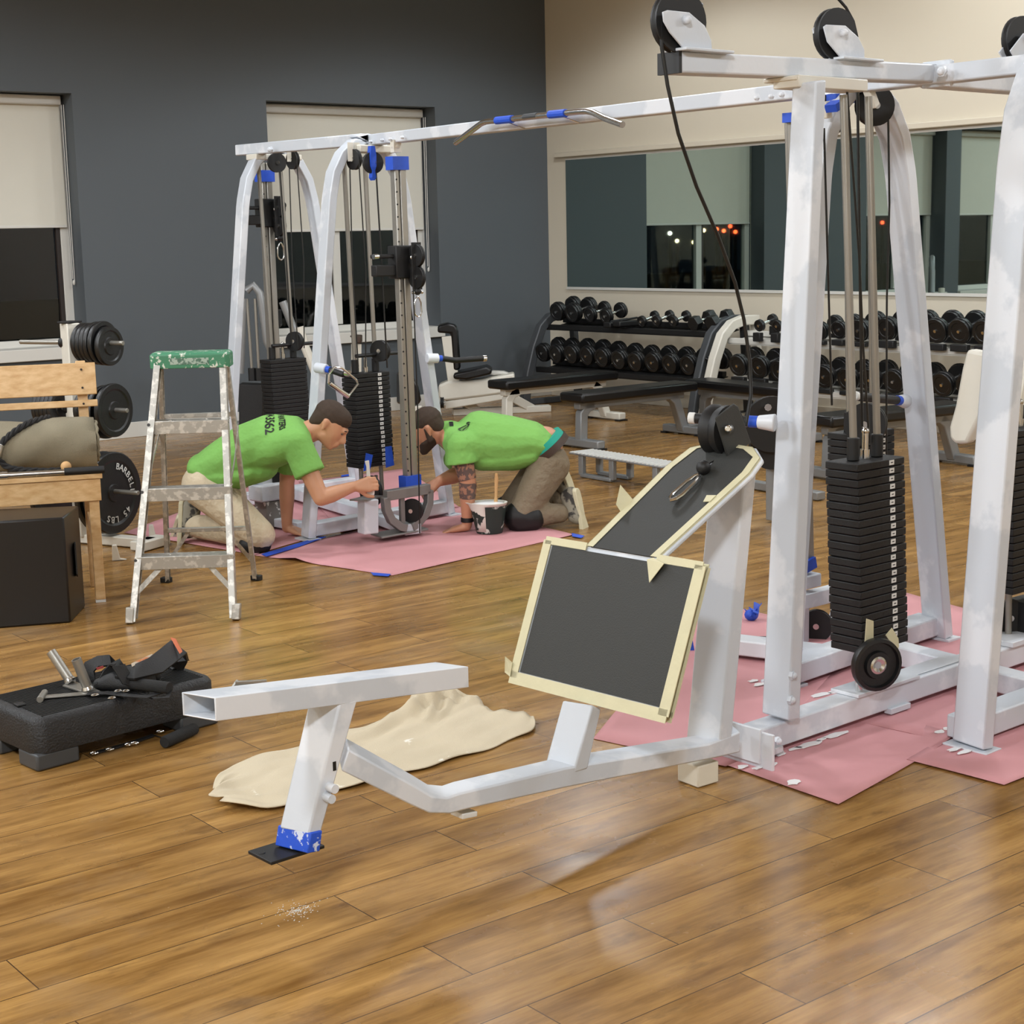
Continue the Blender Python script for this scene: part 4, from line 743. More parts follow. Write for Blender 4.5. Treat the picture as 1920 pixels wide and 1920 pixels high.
# ================================================================ ladder
def ladder():
    t = thing('step_ladder', 'paint-spattered aluminium stepladder with a green top, standing open', 'stepladder', (3.35, 6.55, 0))
    FL, FR, BL, BR = Ve((2.901, 6.35, 0)), Ve((3.274, 6.088, 0)), Ve((3.402, 7.011, 0)), Ve((3.747, 6.742, 0))
    c = (FL + FR) / 2; ex = (FR - FL).normalized(); ey = Ve((-ex.y, ex.x, 0)); H = 1.09
    TL = Ve((3.203, 6.583, 1.095)); TR = Ve((3.469, 6.425, 1.09)); TL.z = TR.z = H
    TBL, TBR = TL + ey * .10, TR + ey * .10
    def chan(p, q, w=.062, d=.026, name='rail', flip=1):
        b = MB(); b.bar(p, q, .005, w, ey); b.bar(p + ey * w / 2 + ex * d / 2 * flip, q + ey * w / 2 + ex * d / 2 * flip, d, .004, ey); b.bar(p - ey * w / 2 + ex * d / 2 * flip, q - ey * w / 2 + ex * d / 2 * flip, d, .004, ey); return b.build(name, m_alum, t, bevel=.001)
    chan(FL + Z * .012, TL, flip=1); chan(FR + Z * .012, TR, flip=-1)
    chan(BL + Z * .012, TBL, .04, .018, 'rear_rail', 1); chan(BR + Z * .012, TBR, .04, .018, 'rear_rail', -1)
    for p in (FL, FR): b = MB(); b.bar(p, p + Z * .03 + (TL - FL).normalized() * .04, .035, .075, ey); b.build('foot', m_alum, t, bevel=.004)
    for p in (BL, BR): b = MB(); b.box(p + Z * .013, (.035, .05, .026), .5); b.build('rubber_foot', m_black, t, bevel=.004)
    for i, z in enumerate((.275, .56, .845)):
        f = z / H; a, d = FL + (TL - FL) * f, FR + (TR - FR) * f; b = MB(); b.box((a + d) / 2 + ey * .005, ((d - a).length + .01, .085, .006), math.atan2(ex.y, ex.x)); b.box((a + d) / 2 - ey * .038 - Z * .026, ((d - a).length + .01, .004, .056), math.atan2(ex.y, ex.x)); b.build('step', m_alum, t, bevel=.0015)
    for f in (.25, .77):
        a, d = BL + (TBL - BL) * f, BR + (TBR - BR) * f; MB().bar(a, d, .028, .02).build('rear_brace', m_alum, t, bevel=.002)
    for s, e in ((1, FL), (-1, FR)):
        o = FL + (TL - FL) * (.26) if s == 1 else FR + (TR - FR) * .26; MB().bar(e + (TL - FL if s == 1 else TR - FR) * .1, o + ex * s * .15 - Z * .01, .022, .005, ey).build('knee_brace', m_alum, t)
        o2 = (BL if s == 1 else BR); MB().bar(o2 + (TBL - BL if s == 1 else TBR - BR) * .08, o2 + (TBL - BL if s == 1 else TBR - BR) * .25 + ex * s * .12, .018, .004, ey).build('knee_brace', m_alum, t)
        k = (FL + (TL - FL) * .76 if s == 1 else FR + (TR - FR) * .76); MB().bar(k + ex * s * .01 - Z * .02, k + ex * s * .1 - Z * .02 + Z * .035, .02, .004, ey).build('gusset', m_alum, t)
        a0 = (FL + (TL - FL) * .52 if s == 1 else FR + (TR - FR) * .52); a1 = (BL + (TBL - BL) * .62 if s == 1 else BR + (TBR - BR) * .62); mid = (a0 + a1) / 2 + Z * .03; b = MB(); b.bar(a0, mid, .016, .004, ex); b.bar(mid, a1 + Z * .1, .016, .004, ex); b.build('spreader', m_alum, t)
    b = MB()
    for L_, T_ in ((FL, TL), (FR, TR)):
        for z in (.275, .56, .845): q = L_ + (T_ - L_) * (z / H); b.cyl(q - ey * .036 + Z * -.01, q - ey * .042 + Z * -.01, .007, 8)
    b.build('rivets', m_dsilver, t)
    c = (TL + TR + TBL + TBR) / 4 + Z * .022; rz = math.atan2(ex.y, ex.x); b = MB()
    w, dd = (TR - TL).length / 2 + .022, .085
    r = lambda w, d, z: [c + ex * x * w + ey * y * d + Z * z for x, y in ((-1, -.8), (-.9, -1), (.9, -1), (1, -.8), (1, .8), (.9, 1), (-.9, 1), (-1, .8))]
    b.loft([r(w, dd, -.04), r(w, dd, .02), r(w - .012, dd - .012, .03)]); b.build('ladder_top', m_green, t, bevel=.004)
    b = MB(); b.box(c - ey * (dd + .001) - Z * .008, (.17, .002, .028), rz); b.build('worn_label', M('scuffed_label', '#9fb0a2', .7, c2='#4d6b5b', lo=.45, hi=.55, ps=60), t)
ladder()

# ================================================================ pine bench with fleece roll and cable bars
ang = math.radians(-21); bx = Ve((math.cos(ang), math.sin(ang), 0)); by = Ve((-bx.y, bx.x, 0)); F0 = Ve((3.01, 6.815, 0)); F0.z = 0
def pb(b, u0, u1, v0, v1, z0, z1):
    c = F0 + bx * (u0 + u1) / 2 + by * (v0 + v1) / 2 + Z * (z0 + z1) / 2; b.box(c, (abs(u1 - u0), abs(v1 - v0), abs(z1 - z0)), ang); return b
bn = thing('wooden_bench', 'varnished pine bench with plank backrest at the left edge, rolled fleece on its seat', 'bench', F0 + bx * -.5 + by * .2)
pb(MB(), -1.1, 0, -.012, .008, .475, .575).build('apron', m_pine, bn, bevel=.002)
pb(MB(), -1.1, 0, .40, .42, .475, .56).build('apron', m_pine, bn, bevel=.002)
for i in range(4): pb(MB(), -1.12, .01, -.02 + i * .115, .085 + i * .115, .577, .60).build('seat_slat', m_pine, bn, bevel=.003)
for u in (-.055, -1.07):
    pb(MB(), u, u + .045, .0, .04, .012, .577).build('leg', m_pine, bn, bevel=.003); pb(MB(), u, u + .045, -.0, .04, 0, .012).build('leg_glide', m_label, bn)
    b = MB(); p = F0 + bx * (u + .02) + by * .38; b.bar(p, p + Z * .60, .045, .05, bx); b.bar(p + Z * .6, p + Z * 1.08 + by * .07, .045, .045, bx); b.build('back_post', m_pine, bn, bevel=.003)
    pb(MB(), u, u + .045, .02, .38, .30, .37).build('side_rail', m_pine, bn, bevel=.003)
b = MB(); p = F0 + Z * 1.0 + by * .39; b.bar(p - bx * 1.12, p + bx * .03, .022, .15, Z + by * .14); b.build('backrest_board', m_pine, bn, bevel=.003)
b = MB(); p = F0 + Z * .885 + by * .375; b.bar(p - bx * 1.12, p + bx * .03, .02, .032, Z + by * .14); b.build('backrest_slat', m_pine, bn, bevel=.003)
b = MB()
for u in (-.035, -.56):
    for z, o in ((1.045, .382), (.96, .368), (.885, .36)): q = F0 + bx * u + by * o + Z * z; b.cyl(q, q - by * .006, .0055, 8)
b.build('screw_heads', m_dark, bn)
tw = thing('rolled_blanket', 'rolled brown fleece blanket on the seat of the pine bench', 'blanket', F0 + bx * -.5 + by * .25 + Z * .6)
b = MB(); rings = []
for i in range(25):
    u = -1.1 + i * (1.1 / 24); R = []
    for j in range(32):
        a = 6.283 * j / 32; r = .112 + .007 * math.sin(u * 14 + a * 2) + .004 * math.sin(a * 5 + u * 30) - (.008 if i in (0, 24) else 0) + .012 * max(0, math.cos(a - 1.2)) ** 8
        R.append(F0 + bx * (u - .0) + by * (.225 + math.cos(a) * r * 1.12) + Z * (.712 + math.sin(a) * r))
    rings.append(R)
b.loft(rings); b.build('roll', m_towel, tw, smooth=80)
b = MB(); P = []
for i in range(70):
    a = i * .25; r = .012 + .095 * (1 - i / 70); P.append(F0 + bx * (.004 + (.006 if i % 2 else 0)) + by * (.235 + math.cos(a) * r * 1.15) + Z * (.712 + math.sin(a) * r))
b.tube(P, .008, 6); b.build('spiral_end', m_towel, tw)
# triceps rope over the roll
def rope(pts, r=.014, tw_=1):
    b = MB(); P = [Ve(p) for p in pts]; n = 110; S = []
    L = [0]
    for i in range(1, len(P)): L.append(L[-1] + (P[i] - P[i - 1]).length)
    for i in range(n + 1):
        s = L[-1] * i / n; k = max(j for j in range(len(L)) if L[j] <= s + 1e-9); k = min(k, len(P) - 2); f = (s - L[k]) / (L[k + 1] - L[k]); a, c = P[k], P[k + 1]
        p0, p3 = P[max(k - 1, 0)], P[min(k + 2, len(P) - 1)]; S.append(.5 * ((2 * a) + (c - p0) * f + (2 * p0 - 5 * a + 4 * c - p3) * f * f + (3 * a - p0 - 3 * c + p3) * f ** 3))
    for ph in (0, 2.09, 4.19):
        Q = []
        for i, p in enumerate(S):
            d = (S[min(i + 1, n)] - S[max(i - 1, 0)]).normalized(); _, a, u = frame(d); t = ph + i * .42; Q.append(p + a * math.cos(t) * r * .55 + u * math.sin(t) * r * .55)
        b.tube(Q, r * .6, 6)
    return b
ty = .235; rp = thing('triceps_rope', 'black braided triceps rope with chrome clamp draped over the rolled fleece', 'cable rope', F0 + bx * -.3 + Z * .6)
fr = lambda x, z, y: F0 + bx * x + by * y + Z * z
rope([fr(-.2, .84, .26), fr(-.3, .825, .16), fr(-.40, .765, .10), fr(-.445, .705, .075), fr(-.42, .66, .085), fr(-.37, .632, .07), fr(-.25, .62, .04), fr(-.14, .617, .035)]).build('rope', M('black_braided_rope', '#1a191a', .8, bump=.3, bs=300), rp)
b = MB(); b.cyl(fr(-.425, .745, .09), fr(-.445, .69, .072), .021, 14); b.build('clamp', m_chrome, rp, bevel=.003)
wb = MB(); wb.ball(fr(-.145, .635, .03), .024, 16); tag(wb.build('wooden_ball', m_woodh), 'small varnished wooden ball on the bench seat by the chrome bar', 'wooden ball')
cb = thing('chrome_cable_bar', 'chrome cable bar with black rubber grip lying along the bench seat edge', 'cable bar', fr(-.3, .6, -.01))
b = MB(); b.tube([fr(-.75, .617, .0), fr(-.45, .618, -.01), fr(-.14, .617, -.012)], .0125, 12); b.tube([fr(-.75, .613, .03), fr(-.4, .613, .02), fr(-.02, .609, -.0)], .009, 10); b.cyl(fr(-.46, .618, -.01), fr(-.40, .618, -.01), .018, 12); b.build('bar', m_chrome, cb)
b = MB(); b.cyl(fr(-.155, .617, -.012), fr(.02, .617, -.014), .0175, 14); b.build('grip', m_black, cb)
# black box under the bench
a1 = math.radians(-24); b = MB(); c0 = Ve((2.708, 6.535, 0)); ux, uy = Ve((math.cos(a1), math.sin(a1), 0)), Ve((-math.sin(a1), math.cos(a1), 0)); c0.z = 0
sp = thing('jump_box', 'black painted plywood box on the floor in front of the pine bench', 'box', c0 - ux * .25 + uy * .2)
r = lambda z: [c0 - ux * .52 + Z * z, c0 + Z * z, c0 + uy * .30 + ux * .06 + Z * z, c0 - ux * .46 + uy * .36 + Z * z]
b.loft([r(0), r(.468)]); b.build('box_body', m_box, sp, bevel=.008)
b = MB(); q = c0 + uy * .16 + ux * .034 + Z * .25; b.prism([q + Ve(uy) * y + Z * z + ux * .0 for y, z in ((-.04, -.06), (-.02, -.075), (.02, -.075), (.04, -.06), (.04, .06), (.02, .075), (-.02, .075), (-.04, .06))], ux * .006); b.build('hand_hole', m_black, sp)

# ================================================================ plate tree with plates
PT = Ve((3.55, 8.30, 0)); pd = Ve((.42, -.90, 0)).normalized(); ps = Ve((pd.y, -pd.x, 0))
tr = thing('plate_tree', 'white weight-plate tree behind the pine bench', 'plate rack', PT)
rail(tr, PT + Z * .04, PT + Z * 1.21, .10, .075, 'post', m_cream)
MB().box(PT + Z * 1.215, (.085, .105, .012), math.atan2(pd.y, pd.x)).build('post_cap', m_black, tr, bevel=.003)
for s in (-1, 1):
    rail(tr, PT + Z * .03, PT + pd * s * .48 + Z * .03, .08, .05, 'base_rail', m_cream)
for s in (-1, 1): MB().box(PT + pd * s * .46 + Z * .03, (.10, .22, .05), math.atan2(pd.y, pd.x)).build('foot', m_cream, tr, bevel=.006)
for q in ((3.874, 8.098, 0), (3.461, 7.677, 0)):
    b = MB(); q = Ve(q); b.prism([q + Ve((-.03, .01, .004)), q + Ve((.04, -.015, .004)), q + Ve((.01, -.0, .012)), q + Ve((-.005, 0, .085)), q + Ve((-.025, .01, .085))], (.01, .02, 0)); b.build('foot_bracket', m_cream, tr, bevel=.002)
b = MB()
PEG = []
for z in (1.105, .745, .30):
    for s in (1, -1):
        L_ = .36 if z > .5 else .40
        b = MB(); b.cyl(PT + Z * z + pd * s * .05, PT + Z * z + pd * s * L_, .0125, 14); b.build('peg', m_steel, tr, bevel=.002); PEG.append((z, s))
        b = MB(); b.cyl(PT + Z * z + pd * s * .04, PT + Z * z + pd * s * .065, .03, 14); b.build('peg_collar', m_black, tr)
for q in (PT + ps * .12 + pd * .1, PT - ps * .12 + pd * .35): pass
def wplate(r, w):
    b = MB(); prf = [(.014, -w / 2), (.045, -w / 2), (.05, -w * .28), (r * .74, -w * .28), (r * .8, -w / 2), (r * .97, -w / 2), (r, -w * .3), (r, w * .3), (r * .97, w / 2), (r * .8, w / 2), (r * .74, w * .28), (.05, w * .28), (.045, w / 2), (.014, w / 2)]
    b.lathe(prf, (0, 0, 0), (1, 0, 0), 40); return b
rotp = math.atan2(pd.y, pd.x); PL = {}
def putplate(r, w, z, off, label, grp=None):
    k = (r, w)
    if k not in PL: o = wplate(r, w).build('weight_plate', m_iron, smooth=28, origin=(0, 0, 0)); PL[k] = o
    else: o = PL[k].copy(); COL.objects.link(o)
    zz = z - (.0 if r < 0 else r * 0)
    o.location = PT + pd * off + Z * (z - .0015); o.rotation_euler = (0, 0, rotp); tag(o, label, 'weight plate', grp); return o
for i, (r, o) in enumerate(((.108, .10), (.108, .128), (.108, .156), (.115, .19), (.118, .225))): putplate(r, .026, 1.105, o, 'black iron weight plate on the upper right peg of the white plate tree', 'iron plates on the upper right peg')
putplate(.105, .03, 1.09, .262, 'small outermost iron plate on the upper right peg, hanging slightly lower')
for i, (r, o) in enumerate(((.11, .09), (.11, .12), (.11, .15))): putplate(r, .028, .745, o, 'smaller black iron plate near the post on the middle right peg', 'smaller iron plates on the middle right peg')
putplate(.145, .03, .735, .21, 'dinner-plate sized iron plate second from the end of the middle right peg'); putplate(.145, .03, .745, .265, 'larger outermost iron plate on the middle right peg')
for o in (-.1, -.128, -.156, -.184, -.212): putplate(.105, .026, .745, o, 'black iron plate on the middle left peg, seen over the bench back', 'iron plates on the middle left peg')
big = putplate(.225, .036, .292, .22, 'largest black 45 pound plate on the low right peg beside the ladder'); putplate(.225, .036, .292, .16, 'large black plate hidden behind the 45 pound plate on the low right peg')
putplate(.225, .036, .292, -.16, 'large black plate on the low left peg behind the pine bench leg')
b = MB()
def glyphs(root, txt, name, mat, size, place, ext=.0012, fontcurve=None):
    """raised letters: every character its own little mesh placed by place(i, n) -> matrix"""
    for i, ch in enumerate(txt):
        if ch == ' ': continue
        cu = bpy.data.curves.new(name, 'FONT'); cu.body = ch; cu.size = size; cu.extrude = ext; cu.align_x = 'CENTER'; cu.align_y = 'CENTER'
        o = bpy.data.objects.new(name, cu); COL.objects.link(o); dg = bpy.context.evaluated_depsgraph_get(); me = bpy.data.meshes.new_from_object(o.evaluated_get(dg)); bpy.data.objects.remove(o)
        me.transform(place(i, len(txt))); me.materials.append(mat); yield me
def join_meshes(ms, name, mat, root, inv=None):
    b = bmesh.new()
    for m in ms: b.from_mesh(m)
    me = bpy.data.meshes.new(name); b.to_mesh(me); b.free(); me.materials.append(mat); o = link(bpy.data.objects.new(name, me))
    if root: o.parent = root; WL[o] = WL.get(root, Ve((0, 0, 0)))
    return o
def ringtext(txt, r, a0, da, size):
    def pl(i, n):
        a = math.radians(a0 - da * i); return Mx.Translation((.0165, math.cos(a) * r, math.sin(a) * r)) @ Mx.Rotation(a - math.pi / 2, 4, 'X') @ Mx(((0, 0, 1, 0), (1, 0, 0, 0), (0, 1, 0, 0), (0, 0, 0, 1)))
    return pl
join_meshes(list(glyphs(big, 'BARBELL', 'lettering', m_label, .05, ringtext('', .145, 75, 13, 0))), 'lettering', m_label, big)
join_meshes(list(glyphs(big, '45 LBS', 'lettering', m_label, .05, ringtext('', .145, -45, 14, 0))), 'lettering', m_label, big)

# ================================================================ dumbbells and racks
def dumbbell(name, R, w, hl, n=3, hexa=False, nsub=True):
    """one dumbbell, axis along x, at the origin"""
    d = link(bpy.data.objects.new(name, None)); d.empty_display_size = .05; WL[d] = Ve((0, 0, 0))
    for s in (-1, 1):
        b = MB()
        if hexa: b.cyl((s * hl, 0, 0), (s * (hl + w), 0, 0), R, 6)
        else:
            k = w / n
            for i in range(n): rr = R * (1 - .07 * abs(i - (n - 1) / 2)); b.lathe([(.01, hl + i * k), (rr * .97, hl + i * k), (rr, hl + i * k + k * .2), (rr, hl + i * k + k * .75), (rr * .97, hl + (i + 1) * k - .001), (rr * .72, hl + (i + 1) * k - .001), (rr * .68, hl + (i + 1) * k - .006), (.01, hl + (i + 1) * k - .006)], (0, 0, 0), (s, 0, 0), 22)
        b.build('head', m_iron, d, smooth=30, bevel=.004 if hexa else 0)
        b = MB(); b.cyl((s * (hl + w - .01), 0, 0), (s * (hl + w + .004), 0, 0), .012 if not hexa else .001, 10); b.build('end_bolt', m_chrome, d)
    b = MB(); b.cyl((-hl - .005, 0, 0), (hl + .005, 0, 0), .014, 12); b.build('handle', m_chrome, d); return d
def row(proto, P, label, group, tilt=-.24, rz=0, first=[]):
    for i, p in enumerate(P):
        o = copy_tree(proto) if proto.get('used') else proto
        proto['used'] = 1; o.location = p; o.rotation_euler = (0, tilt, rz); tag(o, label, 'dumbbell', group)
        if 'used' in o and o is not proto: del o['used']
DB = {'b': dumbbell('dumbbell', .094, .078, .06), 'm': dumbbell('dumbbell', .076, .055, .065), 's': dumbbell('dumbbell', .052, .035, .065, 2), 'h': dumbbell('hex_dumbbell', .068, .07, .055, 1, True), 'l': dumbbell('dumbbell', .097, .07, .064), 'xl': dumbbell('dumbbell', .100, .065, .066)}
BACK = .105
def bk(P, dx=.125, dz=.03): return [(p[0] + dx, p[1], p[2] + dz) for p in P]
L1 = [(9.86, 11.932, 0.504), (9.86, 11.732, 0.502), (9.86, 11.506, 0.507), (9.86, 11.284, 0.504), (9.86, 11.071, 0.496), (9.86, 10.842, 0.487), (9.86, 10.621, 0.478), (9.86, 10.395, 0.484), (9.86, 10.174, 0.48), (9.86, 9.948, 0.482), (9.86, 9.735, 0.483)]
row(DB['b'], bk(L1), 'round black dumbbell on the lower shelf of the dark rack, tight in a row', 'dumbbells on the lower shelf of the dark rack')
row(DB['b'], bk([(9.98, 11.848, 0.894), (9.98, 11.621, 0.889)]), 'big round black dumbbell at the left end of the upper shelf of the dark rack', 'big dumbbells on the left of the upper dark shelf')
row(DB['m'], bk([(9.98, 11.391, 0.874), (9.98, 11.166, 0.865)]), 'medium round dumbbell right of the two big ones on the upper dark shelf', 'medium dumbbells on the upper dark shelf')
row(DB['s'], bk([(9.98, 10.696, 0.824), (9.98, 10.5, 0.834), (9.98, 10.288, 0.835)]), 'small chrome-handled dumbbell in the middle of the upper dark shelf', 'small dumbbells on the upper dark shelf')
row(DB['h'], bk([(9.98, 10.009, 0.829), (9.98, 9.795, 0.84)]), 'black hex dumbbell at the right end of the upper dark shelf', 'hex dumbbells on the upper dark shelf')
row(DB['s'], bk([(9.95, 9.23, 0.831), (9.95, 9.031, 0.832)]), 'small round dumbbell at the left end of the upper shelf of the white rack', 'small dumbbells on the upper white shelf')
row(DB['m'], bk([(9.95, 8.558, 0.814), (9.95, 8.366, 0.827), (9.95, 8.789, 0.827)]), 'medium round dumbbell on the upper shelf of the white rack', 'medium dumbbells on the upper white shelf')
row(DB['b'], bk([(9.95, 8.155, 0.834), (9.95, 7.883, 0.855), (9.95, 7.657, 0.854)]), 'large round dumbbell mid-way along the upper shelf of the white rack', 'large dumbbells on the upper white shelf')
row(DB['xl'], bk([(9.95, 7.427, 0.853), (9.95, 7.218, 0.856), (9.95, 7.006, 0.855)]), 'largest round dumbbell at the right end of the upper shelf of the white rack', 'largest dumbbells on the upper white shelf')
row(DB['l'], bk([(9.84, 9.341, 0.508), (9.84, 9.1, 0.507), (9.84, 8.876, 0.487), (9.84, 8.637, 0.474), (9.84, 8.406, 0.465), (9.84, 8.171, 0.457), (9.84, 7.946, 0.465), (9.84, 7.723, 0.465), (9.84, 7.498, 0.466), (9.84, 7.274, 0.467), (9.84, 7.057, 0.472), (9.84, 6.848, 0.473)]), 'large round black dumbbell on the lower shelf of the white rack', 'dumbbells on the lower shelf of the white rack')
def rack(y0, y1, mat, mat2, label, zt, zl, name='dumbbell_rack'):
    t = thing(name, label, 'dumbbell rack', (10.15, (y0 + y1) / 2, 0))
    for y in (y0, y1):
        A, B = strip([(9.72, .0), (9.78, .30), (9.86, .55), (9.95, .74), (10.06, .83), (10.2, .865), (10.38, .86)], .085); b = MB(); b.loft([[(a.x, y - .04, a.y), (d.x, y - .04, d.y), (d.x, y + .04, d.y), (a.x, y + .04, a.y)] for a, d in zip(A, B)]); b.build('side_frame', mat, t, bevel=.01, smooth=60)
        b = MB(); b.bar((10.36, y, .85), (10.42, y, .03), .07, .06); b.build('rear_leg', mat, t, bevel=.006)
        b = MB(); b.box((10.08, y, .03), (.8, .07, .055)); b.build('foot', mat, t, bevel=.006)
    for z, x in ((zt, 10.02), (zl, 9.88)):
        for dx, dz in ((.02, 0), (.235, .052)):
            b = MB(); b.bar((x + dx, y0, z + dz), (x + dx, y1, z + dz), .05, .045); b.build('shelf_rail', mat2, t, bevel=.004)
        b = MB(); b.prism([(x, y0, z - .03), (x + .28, y0, z + .024), (x + .28, y0, z + .031), (x, y0, z - .023)], (0, y1 - y0, 0)); b.build('shelf_tray', mat2, t)
    return t
rack(12.05, 9.75, m_dsilver, m_black, 'dark grey two-shelf dumbbell rack in the corner of the beige wall', .745, .345)
rk2 = rack(9.62, 6.6, m_cream, m_trim, 'white two-shelf dumbbell rack along the beige wall, right of the dark one', .70, .325)
for o in list(COL.objects):
    if o.get('group', '').endswith('white shelf') or o.get('group', '').endswith('shelf of the white rack'):
        R_o = {'small': .052, 'mediu': .076, 'large': .1, 'dumbb': .097}[o['group'][:5]]
        if o['group'].startswith('large d'): R_o = .094
        zt_ = o.location.z - R_o - .004; zb_ = (.70 if o.location.z > .65 else .325) + .03
        for dx in (-.1, .1): MB().box((o.location.x + dx, o.location.y, (zt_ + dx * .24 + zb_ + dx * .2) / 2), (.05, R_o * 1.5, max(.01, zt_ - zb_))).build('saddle', m_black, rk2, bevel=.006)
b = MB()
for i, q in enumerate(((10.05, 11.038, 0.796), (10.05, 10.907, 0.81))):
    b = MB(); q = Ve(q); b.box(q, (.3, .1, .05)); b.bar(q + Ve((-.1, 0, .03)), q + Ve((.12, 0, .045)), .02, .02); tag(b.build('grip_bar', m_black, bevel=.01), 'low black attachment lying between the dumbbells on the upper dark shelf', 'attachment', 'black attachments on the upper dark shelf')

# ================================================================ benches
def flat_bench(name, label, loc, rz, L=1.22, mat=m_silver, group=None, H=.43):
    t = thing(name, label, 'weight bench', (0, 0, 0), group)
    b = MB(); b.box((L / 2, 0, H - .035), (L, .27, .075)); b.build('pad', m_vinyl, t, bevel=.018)
    b = MB(); b.box((L / 2, 0, H - .10), (L - .12, .07, .06)); b.build('spine', mat, t, bevel=.006)
    A, B = strip([(.22, H - .10), (.15, H - .12), (.11, H - .17), (.10, .05)], .075); b = MB(); b.loft([[(a.x, -.035, a.y), (d.x, -.035, d.y), (d.x, .035, d.y), (a.x, .035, a.y)] for a, d in zip(A, B)]); b.build('leg', mat, t, bevel=.008, smooth=60)
    A, B = strip([(L - .2, H - .10), (L - .14, H - .14), (L - .04, .04)], .075); b = MB(); b.loft([[(a.x, -.035, a.y), (d.x, -.035, d.y), (d.x, .035, d.y), (a.x, .035, a.y)] for a, d in zip(A, B)]); b.build('leg', mat, t, bevel=.008, smooth=60)
    for x, w in ((.10, .46), (L - .03, .42)):
        b = MB(); b.box((x, 0, .042), (.08, w, .062)); b.build('foot', mat, t, bevel=.01)
        for s in (-1, 1): MB().box((x, s * (w / 2 - .02), .006), (.1, .06, .012)).build('rubber_pad', m_black, t)
    t.location = loc; t.rotation_euler = (0, 0, rz); return t
flat_bench('flat_bench', 'flat weight bench with silver curved legs and black pad, nearest the footrest ramp', (7.93, 9.26, 0), .02, 1.26)
flat_bench('flat_bench', 'flat weight bench with white legs in front of the dark dumbbell rack', (8.23, 10.56, 0), -.0, 1.26, m_cream)
flat_bench('flat_bench', 'flat weight bench with silver legs standing crosswise in front of the white dumbbell rack', (9.42, 9.40, 0), -1.66, 1.25)
flat_bench('flat_bench', 'flat weight bench with silver legs seen between the A-frame legs of the big machine', (7.98, 6.86, 0), -.12, 1.30)
# low slatted foot stand
ss = thing('foot_stand', 'low silver foot stand with a ribbed white tread, right of the kneeling man', 'foot stand', (7.3, 7.9, 0))
a_, b_ = Ve((7.127, 8.231, 0.155)), Ve((7.076, 7.272, 0.155)); a_.z = b_.z = .155; d_ = (b_ - a_).normalized(); s_ = Ve((-d_.y, d_.x, 0)); L_ = (b_ - a_).length
b = MB(); b.bar(a_, b_, .20, .012); b.build('tread_frame', m_silver, ss, bevel=.003)
b = MB()
for i in range(24): p = a_ + d_ * L_ * (i + .5) / 24 + Z * .009; b.bar(p - s_ * .1, p + s_ * .1, .016, .008)
b.build('tread_ribs', m_label, ss)
for f in (.12, .46, .92):
    for s in (-1, 1): p = a_ + d_ * L_ * f + s_ * s * .075; rail(ss, p - Z * .005, p - Z * .14, .045, .035, 'leg', m_silver)
for s in (-1, 1): p = a_ + d_ * L_ * .12 + s_ * s * .075 - Z * .14; q = a_ + d_ * L_ * .46 + s_ * s * .075 - Z * .14; rail(ss, p, q, .045, .025, 'foot_rail', m_silver)
# white seated machine behind (leg press style)
wm = thing('seated_leg_machine', 'white seated leg machine with black back pad and seat, by the charcoal wall', 'gym machine', (9.2, 11.4, 0))
q = lambda x, y, o=0: None
K0 = (9.0, 11.5)
b = MB(); b.prism([(8.592, 11.823, 0.732), (8.66, 11.768, 0.74), (8.712, 11.727, 0.321), (8.628, 11.794, 0.314)], (.06, .08, 0)); b.build('upright', m_cream, wm, bevel=.004)
b = MB(); b.prism([(8.556, 11.838, 0.772), (8.561, 11.834, 0.839), (8.626, 11.782, 0.857), (8.691, 11.732, 0.836), (8.705, 11.721, 0.787), (8.716, 11.711, 0.448), (8.693, 11.73, 0.42), (8.663, 11.754, 0.43), (8.651, 11.763, 0.76)], (.12, .16, 0)); b.build('back_pad', m_vinyl, wm, bevel=.02)
b = MB(); b.prism([(8.609, 11.682, 0.408), (8.607, 11.683, 0.355), (8.702, 11.608, 0.343), (8.881, 11.466, 0.391), (8.882, 11.466, 0.439), (8.845, 11.495, 0.46)], (.2, .25, 0)); b.build('seat', m_vinyl, wm, bevel=.02)
b = MB(); b.prism([(8.547, 11.832, 0.298), (8.616, 11.778, 0.33), (8.846, 11.597, 0.338), (9.094, 11.4, 0.389), (9.092, 11.402, 0.219), (8.842, 11.599, 0.182), (8.582, 11.805, 0.15), (8.544, 11.834, 0.186)], (.15, .19, 0)); b.build('body_shell', m_cream, wm, bevel=.02)
rail(wm, (8.75, 11.9, .03), (9.55, 11.45, .03), .12, .06, 'floor_base', m_cream); rail(wm, (8.723, 11.846, 0.195), (8.95, 11.8, .03), .1, .08, 'post', m_cream); rail(wm, (9.032, 11.602, 0.236), (9.4, 11.55, .03), .1, .08, 'post', m_cream)
b = MB(); b.prism([(8.605, 11.812, 0.148), (9.085, 11.433, 0.218), (9.084, 11.434, 0.159), (8.603, 11.813, 0.07)], (.15, .19, 0)); b.build('base', m_cream, wm, bevel=.01)
b = MB(); b.prism([(8.939, 11.676, 0.386), (9.016, 11.615, 0.403), (9.093, 11.554, 0.396), (9.135, 11.521, 0.375), (9.015, 11.615, 0.364)], (.08, .1, 0)); b.build('nose_shell', m_trim, wm, bevel=.01)
wheel(wm, (8.523, 11.749, 0.144), (.6, -.5, 0), .05, .03)
